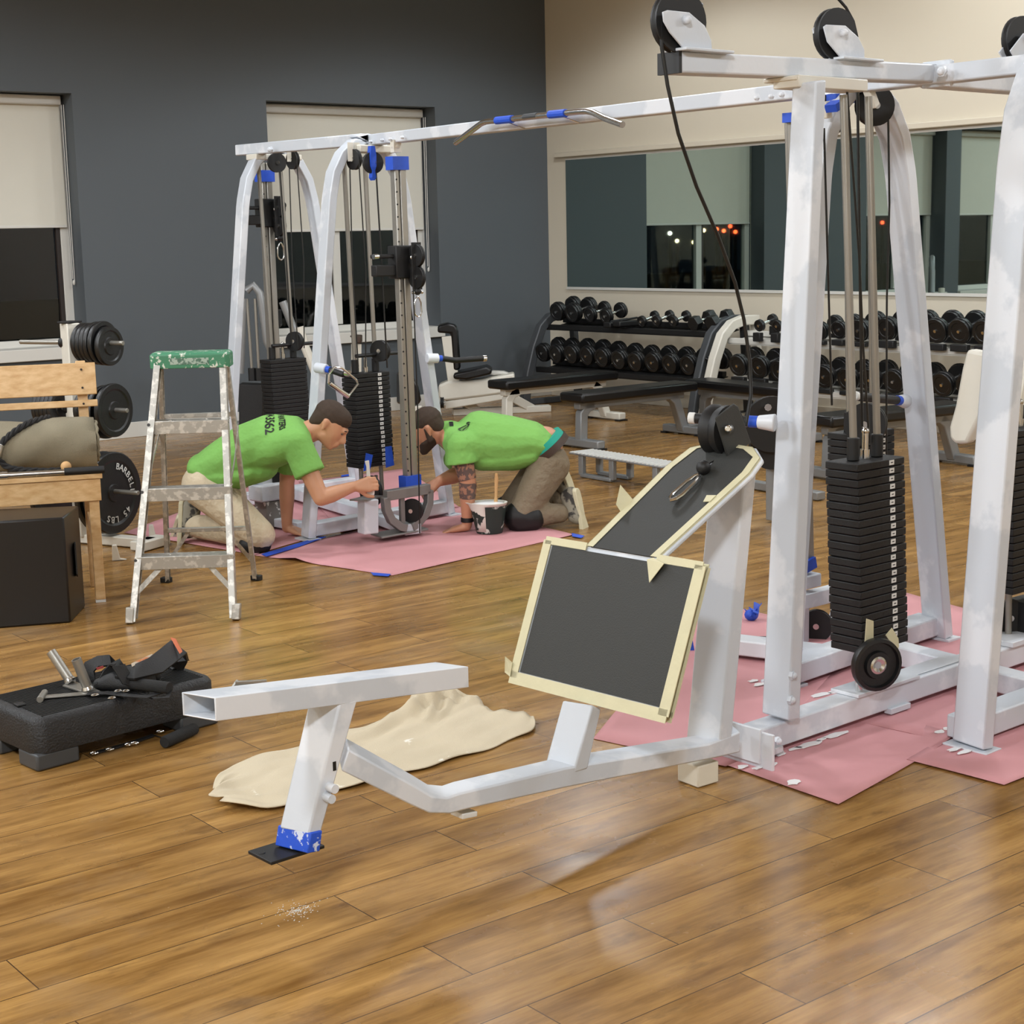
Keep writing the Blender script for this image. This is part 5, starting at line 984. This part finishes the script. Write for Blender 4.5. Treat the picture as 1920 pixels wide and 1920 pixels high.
# grey machines behind the far tower
gm = thing('selectorized_machine', 'silver gym machine with black stack and curved shroud, behind the far tower by the window', 'gym machine', (6.5, 11.1, 0))
def KP(n, P, mat, v=(.05, .06, 0), bev=.006): b = MB(); b.prism(P, v); return b.build(n, mat, gm, bevel=bev)
KP('stack_guard', [(6.122, 11.141, 0.526), (6.266, 11.027, 0.514), (6.245, 11.043, -0.025), (6.1, 11.158, -0.021)], m_stack, (.1, .13, 0))
for P in ([(6.246, 11.17, 1.184), (6.255, 11.163, 0.641)], [(6.296, 11.131, 1.183), (6.298, 11.129, 0.64)]): MB().cyl(P[0], P[1], .012, 10).build('guide_rod', m_steel, gm); MB().cyl(P[1], Ve(P[1]) - Z * .1, .03, 10).build('bushing', m_black, gm)
for pts in ([(6.246, 11.17, 1.246), (6.29, 11.136, 1.286), (6.327, 11.106, 1.223), (6.338, 11.097, 1.099), (6.355, 11.084, 0.848), (6.415, 11.037, 0.679)], [(6.465, 10.997, 1.157), (6.494, 10.974, 1.053), (6.514, 10.958, 0.977), (6.541, 10.937, 0.906)], [(6.224, 11.188, 1.185), (6.181, 11.222, 0.602)]):
    MB().tube(pts, .032, 12).build('frame_tube', m_silver, gm)
KP('pad', [(6.437, 11.147, 1.072), (6.481, 11.112, 1.092), (6.483, 11.111, 0.958), (6.441, 11.143, 0.917)], m_vinyl, (.1, .1, 0), .015)
MB().tube([(6.508, 10.836, 0.96), (6.538, 10.812, 0.806), (6.591, 10.77, 0.618), (6.618, 10.749, 0.449)], .035, 10).build('arm', m_cream, gm)
rail(gm, (6.113, 11.147, -0.021), (6.11, 11.15, -0.098), .1, .1, 'base', m_silver)
rail(gm, (6.726, 12.353, 0.04), (7.745, 12.974, 0.04), .1, .07, 'base', m_silver)
sm = thing('seat_station', 'small black padded seat on a white base, right of the far tower chrome column', 'gym seat', (8.226, 11.748, 0))
b = MB(); b.prism([(6.672, 9.68, 0.648), (6.733, 9.632, 0.635), (6.765, 9.607, 0.548), (6.778, 9.596, 0.449), (6.762, 9.609, 0.41), (6.666, 9.685, 0.405)], (.08, .2, 0)); b.build('pad', m_vinyl, sm, bevel=.02)
b = MB(); b.prism([(6.688, 9.668, 0.401), (6.78, 9.595, 0.406), (6.757, 9.613, 0.351), (6.705, 9.654, 0.341)], (.08, .2, 0)); b.build('base', m_cream, sm, bevel=.006)
rail(sm, (6.764, 9.684, 0.346), (7.02, 9.52, 0.0), .06, .06, 'post', m_cream)
b = MB(); b.prism([(7.012, 10.907, 0.86), (7.082, 10.851, 0.854), (7.08, 10.852, 0.794), (7.054, 10.873, 0.808)], (.15, .2, 0)); bs = thing('brown_seat', 'small brown padded seat behind the far tower under the window', 'gym seat', (7.633, 11.818, 0)); b.build('pad', m_brown, bs, bevel=.008); MB().bar((7.108, 10.958, 0.788), (7.092, 10.971, 0.256), .06, .06).build('post', m_cream, bs)
# black discs and orange mat seen left of the big machine's post
cd = thing('cam_machine', 'black cam discs of a machine behind the front post, left of it', 'gym machine', (6.6, 6.4, 0))
for x, r in ((0, .155),): MB().lathe([(.01, -.02), (r, -.02), (r, .02), (.01, .02)], (6.575, 5.983, 0.569), Ve((-.5, -.8, 0)), 30).build('cam_disc', m_black, cd)
MB().lathe([(.01, -.02), (.125, -.02), (.125, .02), (.01, .02)], (6.613, 6.017, 0.435), Ve((-.5, -.8, 0)), 30).build('cam_disc', m_black, cd)
MB().cyl((6.538, 5.974, 0.668), (6.516, 5.953, 0.668), .02, 8).build('hub_nut', m_chrome, cd)
rail(cd, (6.665, 6.04, 0.392), (6.666, 6.038, 0.013), .07, .07, 'post', m_silver)
rail(cd, (7.47, 7.027, 0.03), (7.404, 6.329, 0.03), .07, .05, 'base', m_silver)

# ================================================================ people
NB = Ve((.62, .785, 0)).normalized(); RH = Ve((NB.y, -NB.x, 0)); BM = Mx((RH, NB, Z)).transposed()
def E(c, rx, ry, rz): return (c, (rx, ry, rz))
def limb(b, pts, n=12):
    for (p, r), (q, s) in zip(pts[:-1], pts[1:]): b.hull([(p, r), (q, s)], n)
def hand(b, w, f, pn, curl=20, L=.09, thumb=1, spread=.5, s=1.0):
    """palm + four unequal bent fingers + thumb. w wrist, f finger direction, pn palm normal (side the fingers curl to)"""
    w, f, pn = Ve(w), Ve(f).normalized(), Ve(pn).normalized(); pn = (pn - f * pn.dot(f)).normalized(); sd = f.cross(pn).normalized() * thumb
    k = w + f * .085 * s
    b.hull([(w, .024), (w + f * .02 + sd * .012, .022), (k + sd * .03, .014), (k - sd * .03, .013)], 10)
    for i, (o, l) in enumerate(((.03, .9), (.0105, 1.0), (-.0095, .94), (-.029, .74))):
        p = k + sd * o * s; a = math.radians(curl); d = (f + sd * o * spread * 2.5).normalized(); r = .0092
        for j, seg in enumerate((.042, .028, .022)):
            ang = a * (j + .5); dd = d * math.cos(ang) + pn * math.sin(ang); q = p + dd * seg * l * s; b.hull([(p, r), (q, r * .92)], 8); p = q; r *= .92
    p = w + f * .03 * s + sd * .028 + pn * .006; d = (f * .62 + sd * .7 + pn * .35).normalized(); q = p + d * .042 * s; b.hull([(p, .014), (q, .0115)], 8)
    d2 = (f * .85 + sd * .25 + pn * (.45 if curl > 40 else .15)).normalized(); b.hull([(q, .0115), (q + d2 * .034 * s, .0095)], 8)
m_eye = M('eye_in_shade', '#6b5548', .5)
def head(root, c, fw, up, neck, hair, beard=None, skin=None):
    c, fw, up = Ve(c), Ve(fw).normalized(), Ve(up); up = (up - fw * up.dot(fw)).normalized(); sd = up.cross(fw).normalized()
    m = Mx((fw, sd, up)).transposed(); P = lambda x, y, z: c + m @ Ve((x, y, z))
    b = MB(); b.hull([(P(-.012, 0, .03), (.098, .076, .09)), (P(.03, 0, -.01), (.062, .064, .07))], 16, m)
    b.hull([(P(.03, 0, -.03), (.058, .06, .045)), (P(.066, 0, -.085), (.022, .026, .02)), (P(.0, 0, -.06), (.04, .054, .035))], 12, m)
    b.hull([(P(.088, 0, .018), .009), (P(.112, 0, -.022), .0125), (P(.09, 0, -.03), .016)], 8)
    b.hull([(P(.084, .03, .03), .012), (P(.088, 0, .028), .011), (P(.084, -.03, .03), .012)], 8)
    b.hull([(P(.09, .016, -.053), .008), (P(.095, 0, -.05), .009), (P(.09, -.016, -.053), .008)], 8); b.hull([(P(.088, .013, -.066), .008), (P(.091, 0, -.067), .009), (P(.088, -.013, -.066), .008)], 8)
    for s in (-1, 1):
        b.hull([(P(-.012, s * .078, .012), (.014, .006, .014)), (P(-.018, s * .084, .018), (.014, .006, .016)), (P(-.008, s * .078, -.022), (.009, .006, .012))], 10, m)
    b.hull([(P(-.03, 0, -.03), .058), (neck, .062)], 14)
    return b, P, m
def headbits(root, P, m, hairmat, beardmat=None):
    b = MB(); b.hull([(P(-.022, 0, .048), (.099, .081, .082)), (P(.02, 0, .066), (.068, .066, .058))], 16, m); b.hull([(P(-.045, 0, .02), (.068, .074, .07)), (P(-.075, 0, -.03), (.032, .055, .03))], 14, m); b.build('hair', hairmat, root, vox=.0055, sm=3)
    for s in (-1, 1):
        b = MB(); b.ball(P(.080, s * .028, .012), .0085, 10); b.build('eye', m_eye, root); b = MB(); b.ball(P(.0865, s * .028, .011), .0035, 8); b.build('iris', m_dark, root)
        b = MB(); b.hull([(P(.094, s * .018, .034), .0035), (P(.088, s * .044, .034), .003)], 6, m); b.build('eyebrow', hairmat, root)
    if beardmat:
        b = MB(); b.hull([(P(.035, 0, -.05), (.05, .066, .03)), (P(.072, 0, -.088), (.026, .03, .023)), (P(.0, 0, -.055), (.03, .062, .04))], 12, m); b.hull([(P(.005, .07, -.045), (.02, .012, .02)), (P(-.002, .073, .01), (.012, .01, .015))], 8, m); b.hull([(P(.005, -.07, -.045), (.02, .012, .02)), (P(-.002, -.073, .01), (.012, .01, .015))], 8, m); b.hull([(P(.094, .02, -.046), .007), (P(.097, 0, -.042), .007), (P(.094, -.02, -.046), .007)], 8); b.build('beard', beardmat, root, vox=.005, sm=2)
def shoe(root, heel, toe, upv, name='shoe', hi=None):
    heel, toe, upv = Ve(heel), Ve(toe), Ve(upv).normalized(); d = (toe - heel).normalized(); s = d.cross(upv).normalized()
    b = MB(); b.hull([(heel + upv * .045, (.04)), (heel + upv * .075 + d * .02, .038), (heel + d * .13 + upv * .05, .042), (toe - d * .03 + upv * .032, .034)], 12); o = b.build(name, m_shoe, root, vox=.007, sm=3)
    b = MB(); r = []
    for k in (0, .016, .024):
        R = []
        for u, w in ((-.035, .016), (-.02, .032), (.03, .036), (.12, .029), (.19, .046), (.235, .040), (.262, .015)): R.append(heel + d * u + s * w + upv * (k - .004))
        for u, w in ((.262, -.015), (.235, -.034), (.19, -.042), (.12, -.024), (.03, -.034), (-.02, -.031), (-.035, -.016)): R.append(heel + d * u + s * w + upv * (k - .004))
        r.append(R)
    b.loft(r); q = b.build('sole', m_sole, root, bevel=.004); q.parent = o; q.location = (0, 0, 0); return o

# ---- left man, kneeling, painting with a brush
B1 = (4.3, 7.45)
p1 = thing('person', 'person kneeling in a lime T-shirt and stained pale trousers, painting with a brush', 'person', (4.15, 7.55, 0))
hc = Ve((4.453, 7.151, 0.66)); fw = RH * .76 - Z * .62 - NB * .12; up = RH * .62 + Z * .78
nk = Ve((4.347, 7.26, 0.613))
b, P, m = head(p1, hc, fw, up, nk, m_hair)
sh_n, sh_f = Ve((4.231, 7.122, 0.588)), Ve((4.401, 7.472, 0.524))
el_n = Ve((4.289, 7, 0.311)); wr_n = Ve((4.49, 6.994, 0.35))
el_f = Ve((4.419, 7.56, 0.317)); wr_f = Ve((4.466, 7.664, 0.045))
b.hull([(nk, .065), (sh_n, .07), (sh_f, .07)], 12, None); b.hull([(sh_n, .07), (sh_f, .07), (Ve((4.189, 7.474, 0.525)), .11)], 12)
b.hull([(Ve((4.189, 7.474, 0.525)), .11), (Ve((4.049, 7.699, 0.417)), .11)], 12)
limb(b, [(sh_n, .058), (sh_n.lerp(el_n, .5), .052), (el_n, .042)]); limb(b, [(el_n, .042), (el_n.lerp(wr_n, .3), .044), (wr_n, .027)])
limb(b, [(sh_f, .056), (el_f, .042), (el_f.lerp(wr_f, .3), .043), (wr_f, .028)])
hand(b, wr_n, RH * .9 + Z * .15 - NB * .2, NB * .7 - RH * .3 - Z * .2, 68, thumb=-1)
hand(b, wr_f, RH * .6 - NB * .3 - Z * .15, -Z, 8, thumb=1)
b.build('body', m_skin, p1, vox=.006, sm=4); headbits(p1, P, m, m_hair)
T = lambda x, y, o: Ve((x, y, o))
b = MB()
S = [E((4.312, 7.3, 0.599), .10, .19, .115), E((4.238, 7.385, 0.579), .13, .2, .145), E((4.156, 7.5, 0.526), .14, .19, .145), E((4.072, 7.63, 0.456), .12, .185, .125), E((4.011, 7.717, 0.413), .09, .185, .10)]
for a, c in zip(S[:-1], S[1:]): b.hull([a, c], 16, BM)
b.hull([E((4.18, 7.468, 0.426), .12, .17, .07), E((4.087, 7.593, 0.4), .13, .175, .09), E((3.987, 7.735, 0.397), .06, .18, .07)], 14, BM)
b.hull([(nk - RH * .015, .078), (S[0][0], .09)], 14)
b.hull([(sh_n, .082), S[0], E((4.21, 7.368, 0.552), .1, .17, .11)], 14, BM); b.hull([(sh_f, .08), S[0]], 14, BM); b.hull([S[-1], E((3.973, 7.746, 0.438), .04, .18, .06)], 14, BM)
for s, e, k in ((sh_n, el_n, .56), (sh_f, el_f, .6)):
    q = s.lerp(e, k); b.hull([(s + Z * .0, .082), (s.lerp(e, .15), .08)], 12); b.cyl(s, q, .078, 18, .083)
b.build('t_shirt', m_shirt, p1, vox=.008, sm=5)
b = MB(); hip = Ve((4.014, 7.714, 0.346))
kn_n = Ve((4.12, 7.35, 0.094)); kn_f = Ve((4.223, 7.638, 0.05)); an_n = Ve((3.987, 7.85, 0.098)); an_f = Ve((4.05, 8.056, 0.018))
b.hull([E(hip, .12, .185, .12), E((4.05, 7.673, 0.39), .1, .18, .1)], 14, BM)
b.hull([(hip - NB * .1, .12), (kn_n, .082)], 14); b.hull([(hip + NB * .1, .12), (kn_f, .08)], 14)
for k, a in ((kn_n, an_n), (kn_f, an_f)): b.hull([(k, .08), (k.lerp(a, .5), .075)], 12); b.hull([(k.lerp(a, .5), .075), (a, .062)], 12)
b.build('trousers', m_pants, p1, vox=.009, sm=3)
b = MB(); b.hull([(kn_n - Z * .05 + RH * .0, .06), (kn_n - Z * .055 - RH * .07, .05)], 10); b.build('knee_pad', m_black, p1, vox=.008)
shoe(p1, (3.937, 7.89, 0.204), Ve((3.916, 7.881, 0.036)), RH * .95 - Z * .1); shoe(p1, (4.006, 8.09, 0.096), Ve((3.982, 8.135, -0.02)), RH * .95 + Z * .2)
# lettering across the shirt back, wrapped onto the cloth
def shirt_text(root, txt, o, rd, updir, size, target):
    o, rd, updir = Ve(o), Ve(rd).normalized(), Ve(updir); updir = (updir - rd * updir.dot(rd)).normalized(); nn = rd.cross(updir)
    cu = bpy.data.curves.new('lettering', 'FONT'); cu.body = txt; cu.size = size; cu.align_x = 'RIGHT'; cu.offset = .0012; cu.resolution_u = 3
    t = bpy.data.objects.new('lettering', cu); COL.objects.link(t); me = bpy.data.meshes.new_from_object(t.evaluated_get(bpy.context.evaluated_depsgraph_get())); bpy.data.objects.remove(t)
    bm = bmesh.new(); bm.from_mesh(me); bmesh.ops.triangulate(bm, faces=bm.faces)
    for _ in range(2): bmesh.ops.subdivide_edges(bm, edges=[e for e in bm.edges if e.calc_length() > .012], cuts=1)
    bmesh.ops.triangulate(bm, faces=bm.faces); bm.to_mesh(me); bm.free()
    M4 = Mx((rd, updir, nn)).transposed().to_4x4(); M4.translation = o - WL[root]; me.transform(M4)
    q = link(bpy.data.objects.new('lettering', me)); q.parent = root; me.materials.append(m_black); WL[q] = WL[root]
    md = q.modifiers.new('wrap', 'SHRINKWRAP'); md.target = target; md.wrap_method = 'NEAREST_SURFACEPOINT'; md.offset = .003; md.wrap_mode = 'ABOVE_SURFACE'
    return q
sh1 = [o for o in p1.children if o.name.startswith('t_shirt')][0]
shirt_text(p1, 'PAINTERS', Ve((4.172, 7.194, 0.66)), -NB * .75 - Z * .65 + RH * .1, RH * .95 + Z * .25, .048, sh1)
shirt_text(p1, '734-3562', Ve((4.131, 7.252, 0.626)), -NB * .75 - Z * .65 + RH * .1, RH * .95 + Z * .25, .066, sh1)
# brush in his hand
br = thing('paint_brush', 'paint brush held upright in the left man\'s fist', 'paint brush', (4.54, 6.941, 0.321))
b = MB(); b.tube([(4.557, 6.966, 0.48), (4.561, 6.964, 0.449), (4.561, 6.963, 0.379), (4.562, 6.962, 0.345)], [.012, .009, .011, .013], 10); b.build('handle', m_label, br)
b = MB(); b.bar((4.562, 6.962, 0.348), (4.559, 6.965, 0.3), .06, .018, NB); b.build('bristles', m_wpaint, br, bevel=.004)
# ---- right man, on hands and knees
p2 = thing('person', 'bearded person on hands and knees in lime T-shirt, khaki trousers and grey trainers', 'person', (5.5, 7.0, 0))
hc = Ve((5.165, 7.275, 0.557)); fw = -RH * .84 - Z * .50 - NB * .05; up = -RH * .5 + Z * .86; nk = Ve((5.26, 7.225, 0.531))
b, P, m = head(p2, hc, fw, up, nk, m_hair)
sh_n, sh_f = Ve((5.219, 7.041, 0.482)), Ve((5.455, 7.339, 0.42))
el_n = Ve((5.244, 7.009, 0.298)); wr_n = Ve((5.249, 7.031, 0.07)); wr_n.z = .05
el_f = Ve((5.353, 7.229, 0.299)); wr_f = Ve((5.168, 7.171, 0.283))
b.hull([(nk, .065), (sh_n, .07), (sh_f, .07)], 12); b.hull([(sh_n, .07), (sh_f, .07), (Ve((5.529, 7.064, 0.473)), .13)], 12); b.hull([(Ve((5.529, 7.064, 0.473)), .13), (Ve((5.717, 6.915, 0.453)), .11)], 12)
limb(b, [(sh_n, .06), (el_n, .046), (el_n.lerp(wr_n, .35), .046), (wr_n, .029)]); limb(b, [(sh_f, .06), (el_f, .045), (el_f.lerp(wr_f, .35), .045), (wr_f, .03)])
hand(b, wr_n - Z * .018, -RH * .95 - Z * .18 + NB * .05, -Z, 10, thumb=-1)
hand(b, wr_f, -RH * .7 - Z * .5 - NB * .2, RH * .1 - Z * .7 + NB * .5, 55, thumb=-1)
b.build('body', m_skin2, p2, vox=.006, sm=4); headbits(p2, P, m, m_hair, m_hair)
m_tat = M('tattoo_ink', '#5d4a44', .6, c2='#9d705a', lo=.5, hi=.53, ps=30)
b = MB(); q = el_n.lerp(sh_n, .55); b.lathe([(.055, 0), (.0545, .03), (.0515, .07), (.049, .1)], q, el_n - q, 20); k = el_n.lerp(wr_n, .05); b.lathe([(.049, 0), (.0485, .04), (.044, .09)], k, wr_n - k, 20); b.build('tattoo_sleeve', m_tat, p2)
b = MB(); b.lathe([(.02, 0), (.036, 0), (.036, .026), (.02, .026)], wr_n + Z * .035, Z * -1, 18); b.build('watch_band', m_black, p2, bevel=.003); 
b = MB()
S = [E((5.332, 7.194, 0.481), .09, .2, .10), E((5.428, 7.131, 0.495), .14, .22, .165), E((5.552, 7.046, 0.473), .15, .22, .155), E((5.659, 6.961, 0.482), .11, .2, .11), E((5.722, 6.911, 0.462), .06, .185, .085)]
for a, c in zip(S[:-1], S[1:]): b.hull([a, c], 16, BM)
b.hull([E((5.438, 7.123, 0.392), .09, .2, .07), E((5.575, 7.028, 0.396), .13, .2, .08), E((5.67, 6.953, 0.415), .06, .19, .07)], 14, BM)
b.hull([(nk + RH * .012, .08), (S[0][0], .09)], 14)
b.hull([(sh_n, .086), S[0], E((5.41, 7.107, 0.466), .1, .19, .12)], 14, BM); b.hull([(sh_n, .08), (nk + RH * .03, .08)], 12); b.hull([(sh_f, .08), S[0]], 14, BM)
for s, e, k in ((sh_n, el_n, .5), (sh_f, el_f, .55)):
    q = s.lerp(e, k) - RH * .01; b.hull([(s, .088), (s.lerp(e, .12), .085)], 12); b.cyl(s, q, .082, 18, .095)
b.build('t_shirt', m_shirt, p2, vox=.008, sm=5)
b = MB(); hip = Ve((5.74, 6.898, 0.352)); kn_n = Ve((5.501, 6.87, 0.079)); kn_f = Ve((5.657, 7.167, 0.063)); an_n = Ve((5.706, 6.771, 0.083)); an_f = Ve((5.85, 6.964, 0.126))
b.hull([E(hip, .10, .18, .11), E((5.712, 6.919, 0.407), .08, .18, .09)], 14, BM)
b.hull([(hip - NB * .09, .115), (kn_n, .08)], 14); b.hull([(hip + NB * .09, .11), (kn_f, .08)], 14)
for k, a in ((kn_n, an_n), (kn_f, an_f)): b.hull([(k, .075), (a, .055)], 12)
b.build('trousers', m_khaki, p2, vox=.009, sm=3)
b = MB(); c = Ve((5.758, 6.883, 0.47)); ax = (RH * .62 + Z * .78).normalized()
ax = Ve((5.753, 6.887, 0.452)) - Ve((5.695, 6.933, 0.544)); ax.normalize(); bb = ax.cross(NB).normalized()
rg = lambda t, g: [Ve((5.741, 6.897, 0.437)) + ax * t + bb * math.cos(i * .2618) * (.118 + g) + NB * math.sin(i * .2618) * (.186 + g) for i in range(24)]
b.loft([rg(-.02, 0), rg(-.02, .008), rg(.02, .008), rg(.02, 0)]); b.build('belt', m_brown, p2)
b = MB(); b.loft([rg(-.055, -.01), rg(-.055, -.002), rg(-.018, .002), rg(-.018, -.01)]); b.build('undershorts_waistband', m_teal, p2)
b = MB(); b.hull([(kn_n - RH * .02, .082), (kn_n + RH * .06 - Z * .01, .078), (kn_n - Z * .03, .075)], 12); b.build('knee_pad', m_black, p2, vox=.008, sm=2)
b = MB(); b.hull([(kn_f - RH * .02, .08), (kn_f - Z * .03, .075)], 12); b.build('knee_pad', m_black, p2, vox=.008, sm=2)
shoe(p2, (5.787, 6.707, 0.187), Ve((5.794, 6.664, 0.019)), -RH * .85 + Z * .05 + NB * .42); shoe(p2, (5.871, 6.896, 0.261), Ve((5.917, 6.859, 0.09)), -RH * .85 + Z * .2 + NB * .42)
sh2 = [o for o in p2.children if o.name.startswith('t_shirt')][0]
shirt_text(p2, 'G9', Ve((5.278, 7.058, 0.662)), -NB * -.6 + Z * .5 + RH * .05, -RH * .95 + Z * .3, .05, sh2)
b = MB(); o = Ve((5.236, 7.117, 0.616)); b.prism([o, o + NB * .06 + Z * .03, o + NB * .05 + Z * .045 - RH * .03, o - RH * .035 + Z * .005], Z * .001)
q = b.build('back_logo', m_black, p2); md = q.modifiers.new('wrap', 'SHRINKWRAP'); md.target = sh2; md.offset = .004
# ---- paint bucket and brush
bk_ = thing('paint_bucket', 'small paint bucket of white paint on the pink paper in front of the right man', 'paint bucket', (5.239, 6.817, 0))
c = Ve((5.317, 6.918, 0)); c.z = .006
def br_(z, r, spout=0): return [c + Z * z + (RH * math.cos(a) * (1 + spout * max(0, -math.cos(a)) ** 3) + NB * math.sin(a) * .9) * r for a in [i * .2244 for i in range(28)]]
b = MB(); b.loft([br_(0, .072), br_(.01, .075), br_(.15, .096, .1), br_(.165, .1, .25), br_(.165, .094, .25), br_(.15, .09, .1), br_(.13, .088)], True); b.build('bucket', m_bucket, bk_, smooth=50)
b = MB(); b.loft([br_(.012, .0755), br_(.10, .0885), br_(.155, .0985, .15), br_(.17, .103, .28), br_(.17, .09, .28), br_(.158, .088, .1)], False)
b2 = [c + Z * z + (RH * math.cos(a) * (1 + sp * max(0, -math.cos(a)) ** 3) + NB * math.sin(a) * .9) * r for z, r, sp, a in ()]
for f in list(b.b.faces):
    cc = f.calc_center_median() - c
    if cc.z < .135 and cc.dot(RH) > -.02: b.b.faces.remove(f)
b.build('paint_coat', M('dried_white_paint', '#dcdad0', .5), bk_, solid=.002)
b = MB(); b.loft([br_(.13, .08), br_(.155, .091, .15), br_(.163, .088, .15), br_(.172, .045)], True); b.build('paint', m_wpaint, bk_, smooth=60)
tb = thing('paint_brush', 'paint brush standing handle up in the paint bucket', 'paint brush', c + Z * .15)
b = MB(); b.tube([c + RH * .045 + Z * .33, c + RH * .045 + Z * .30, c + RH * .04 + Z * .2, c + RH * .038 + Z * .16], [.008, .011, .008, .013], 10); b.build('handle', m_woodh, tb)
b = MB(); b.bar(c + RH * .038 + Z * .165, c + RH * .036 + Z * .12, .035, .015, NB); b.build('ferrule', m_woodh, tb)
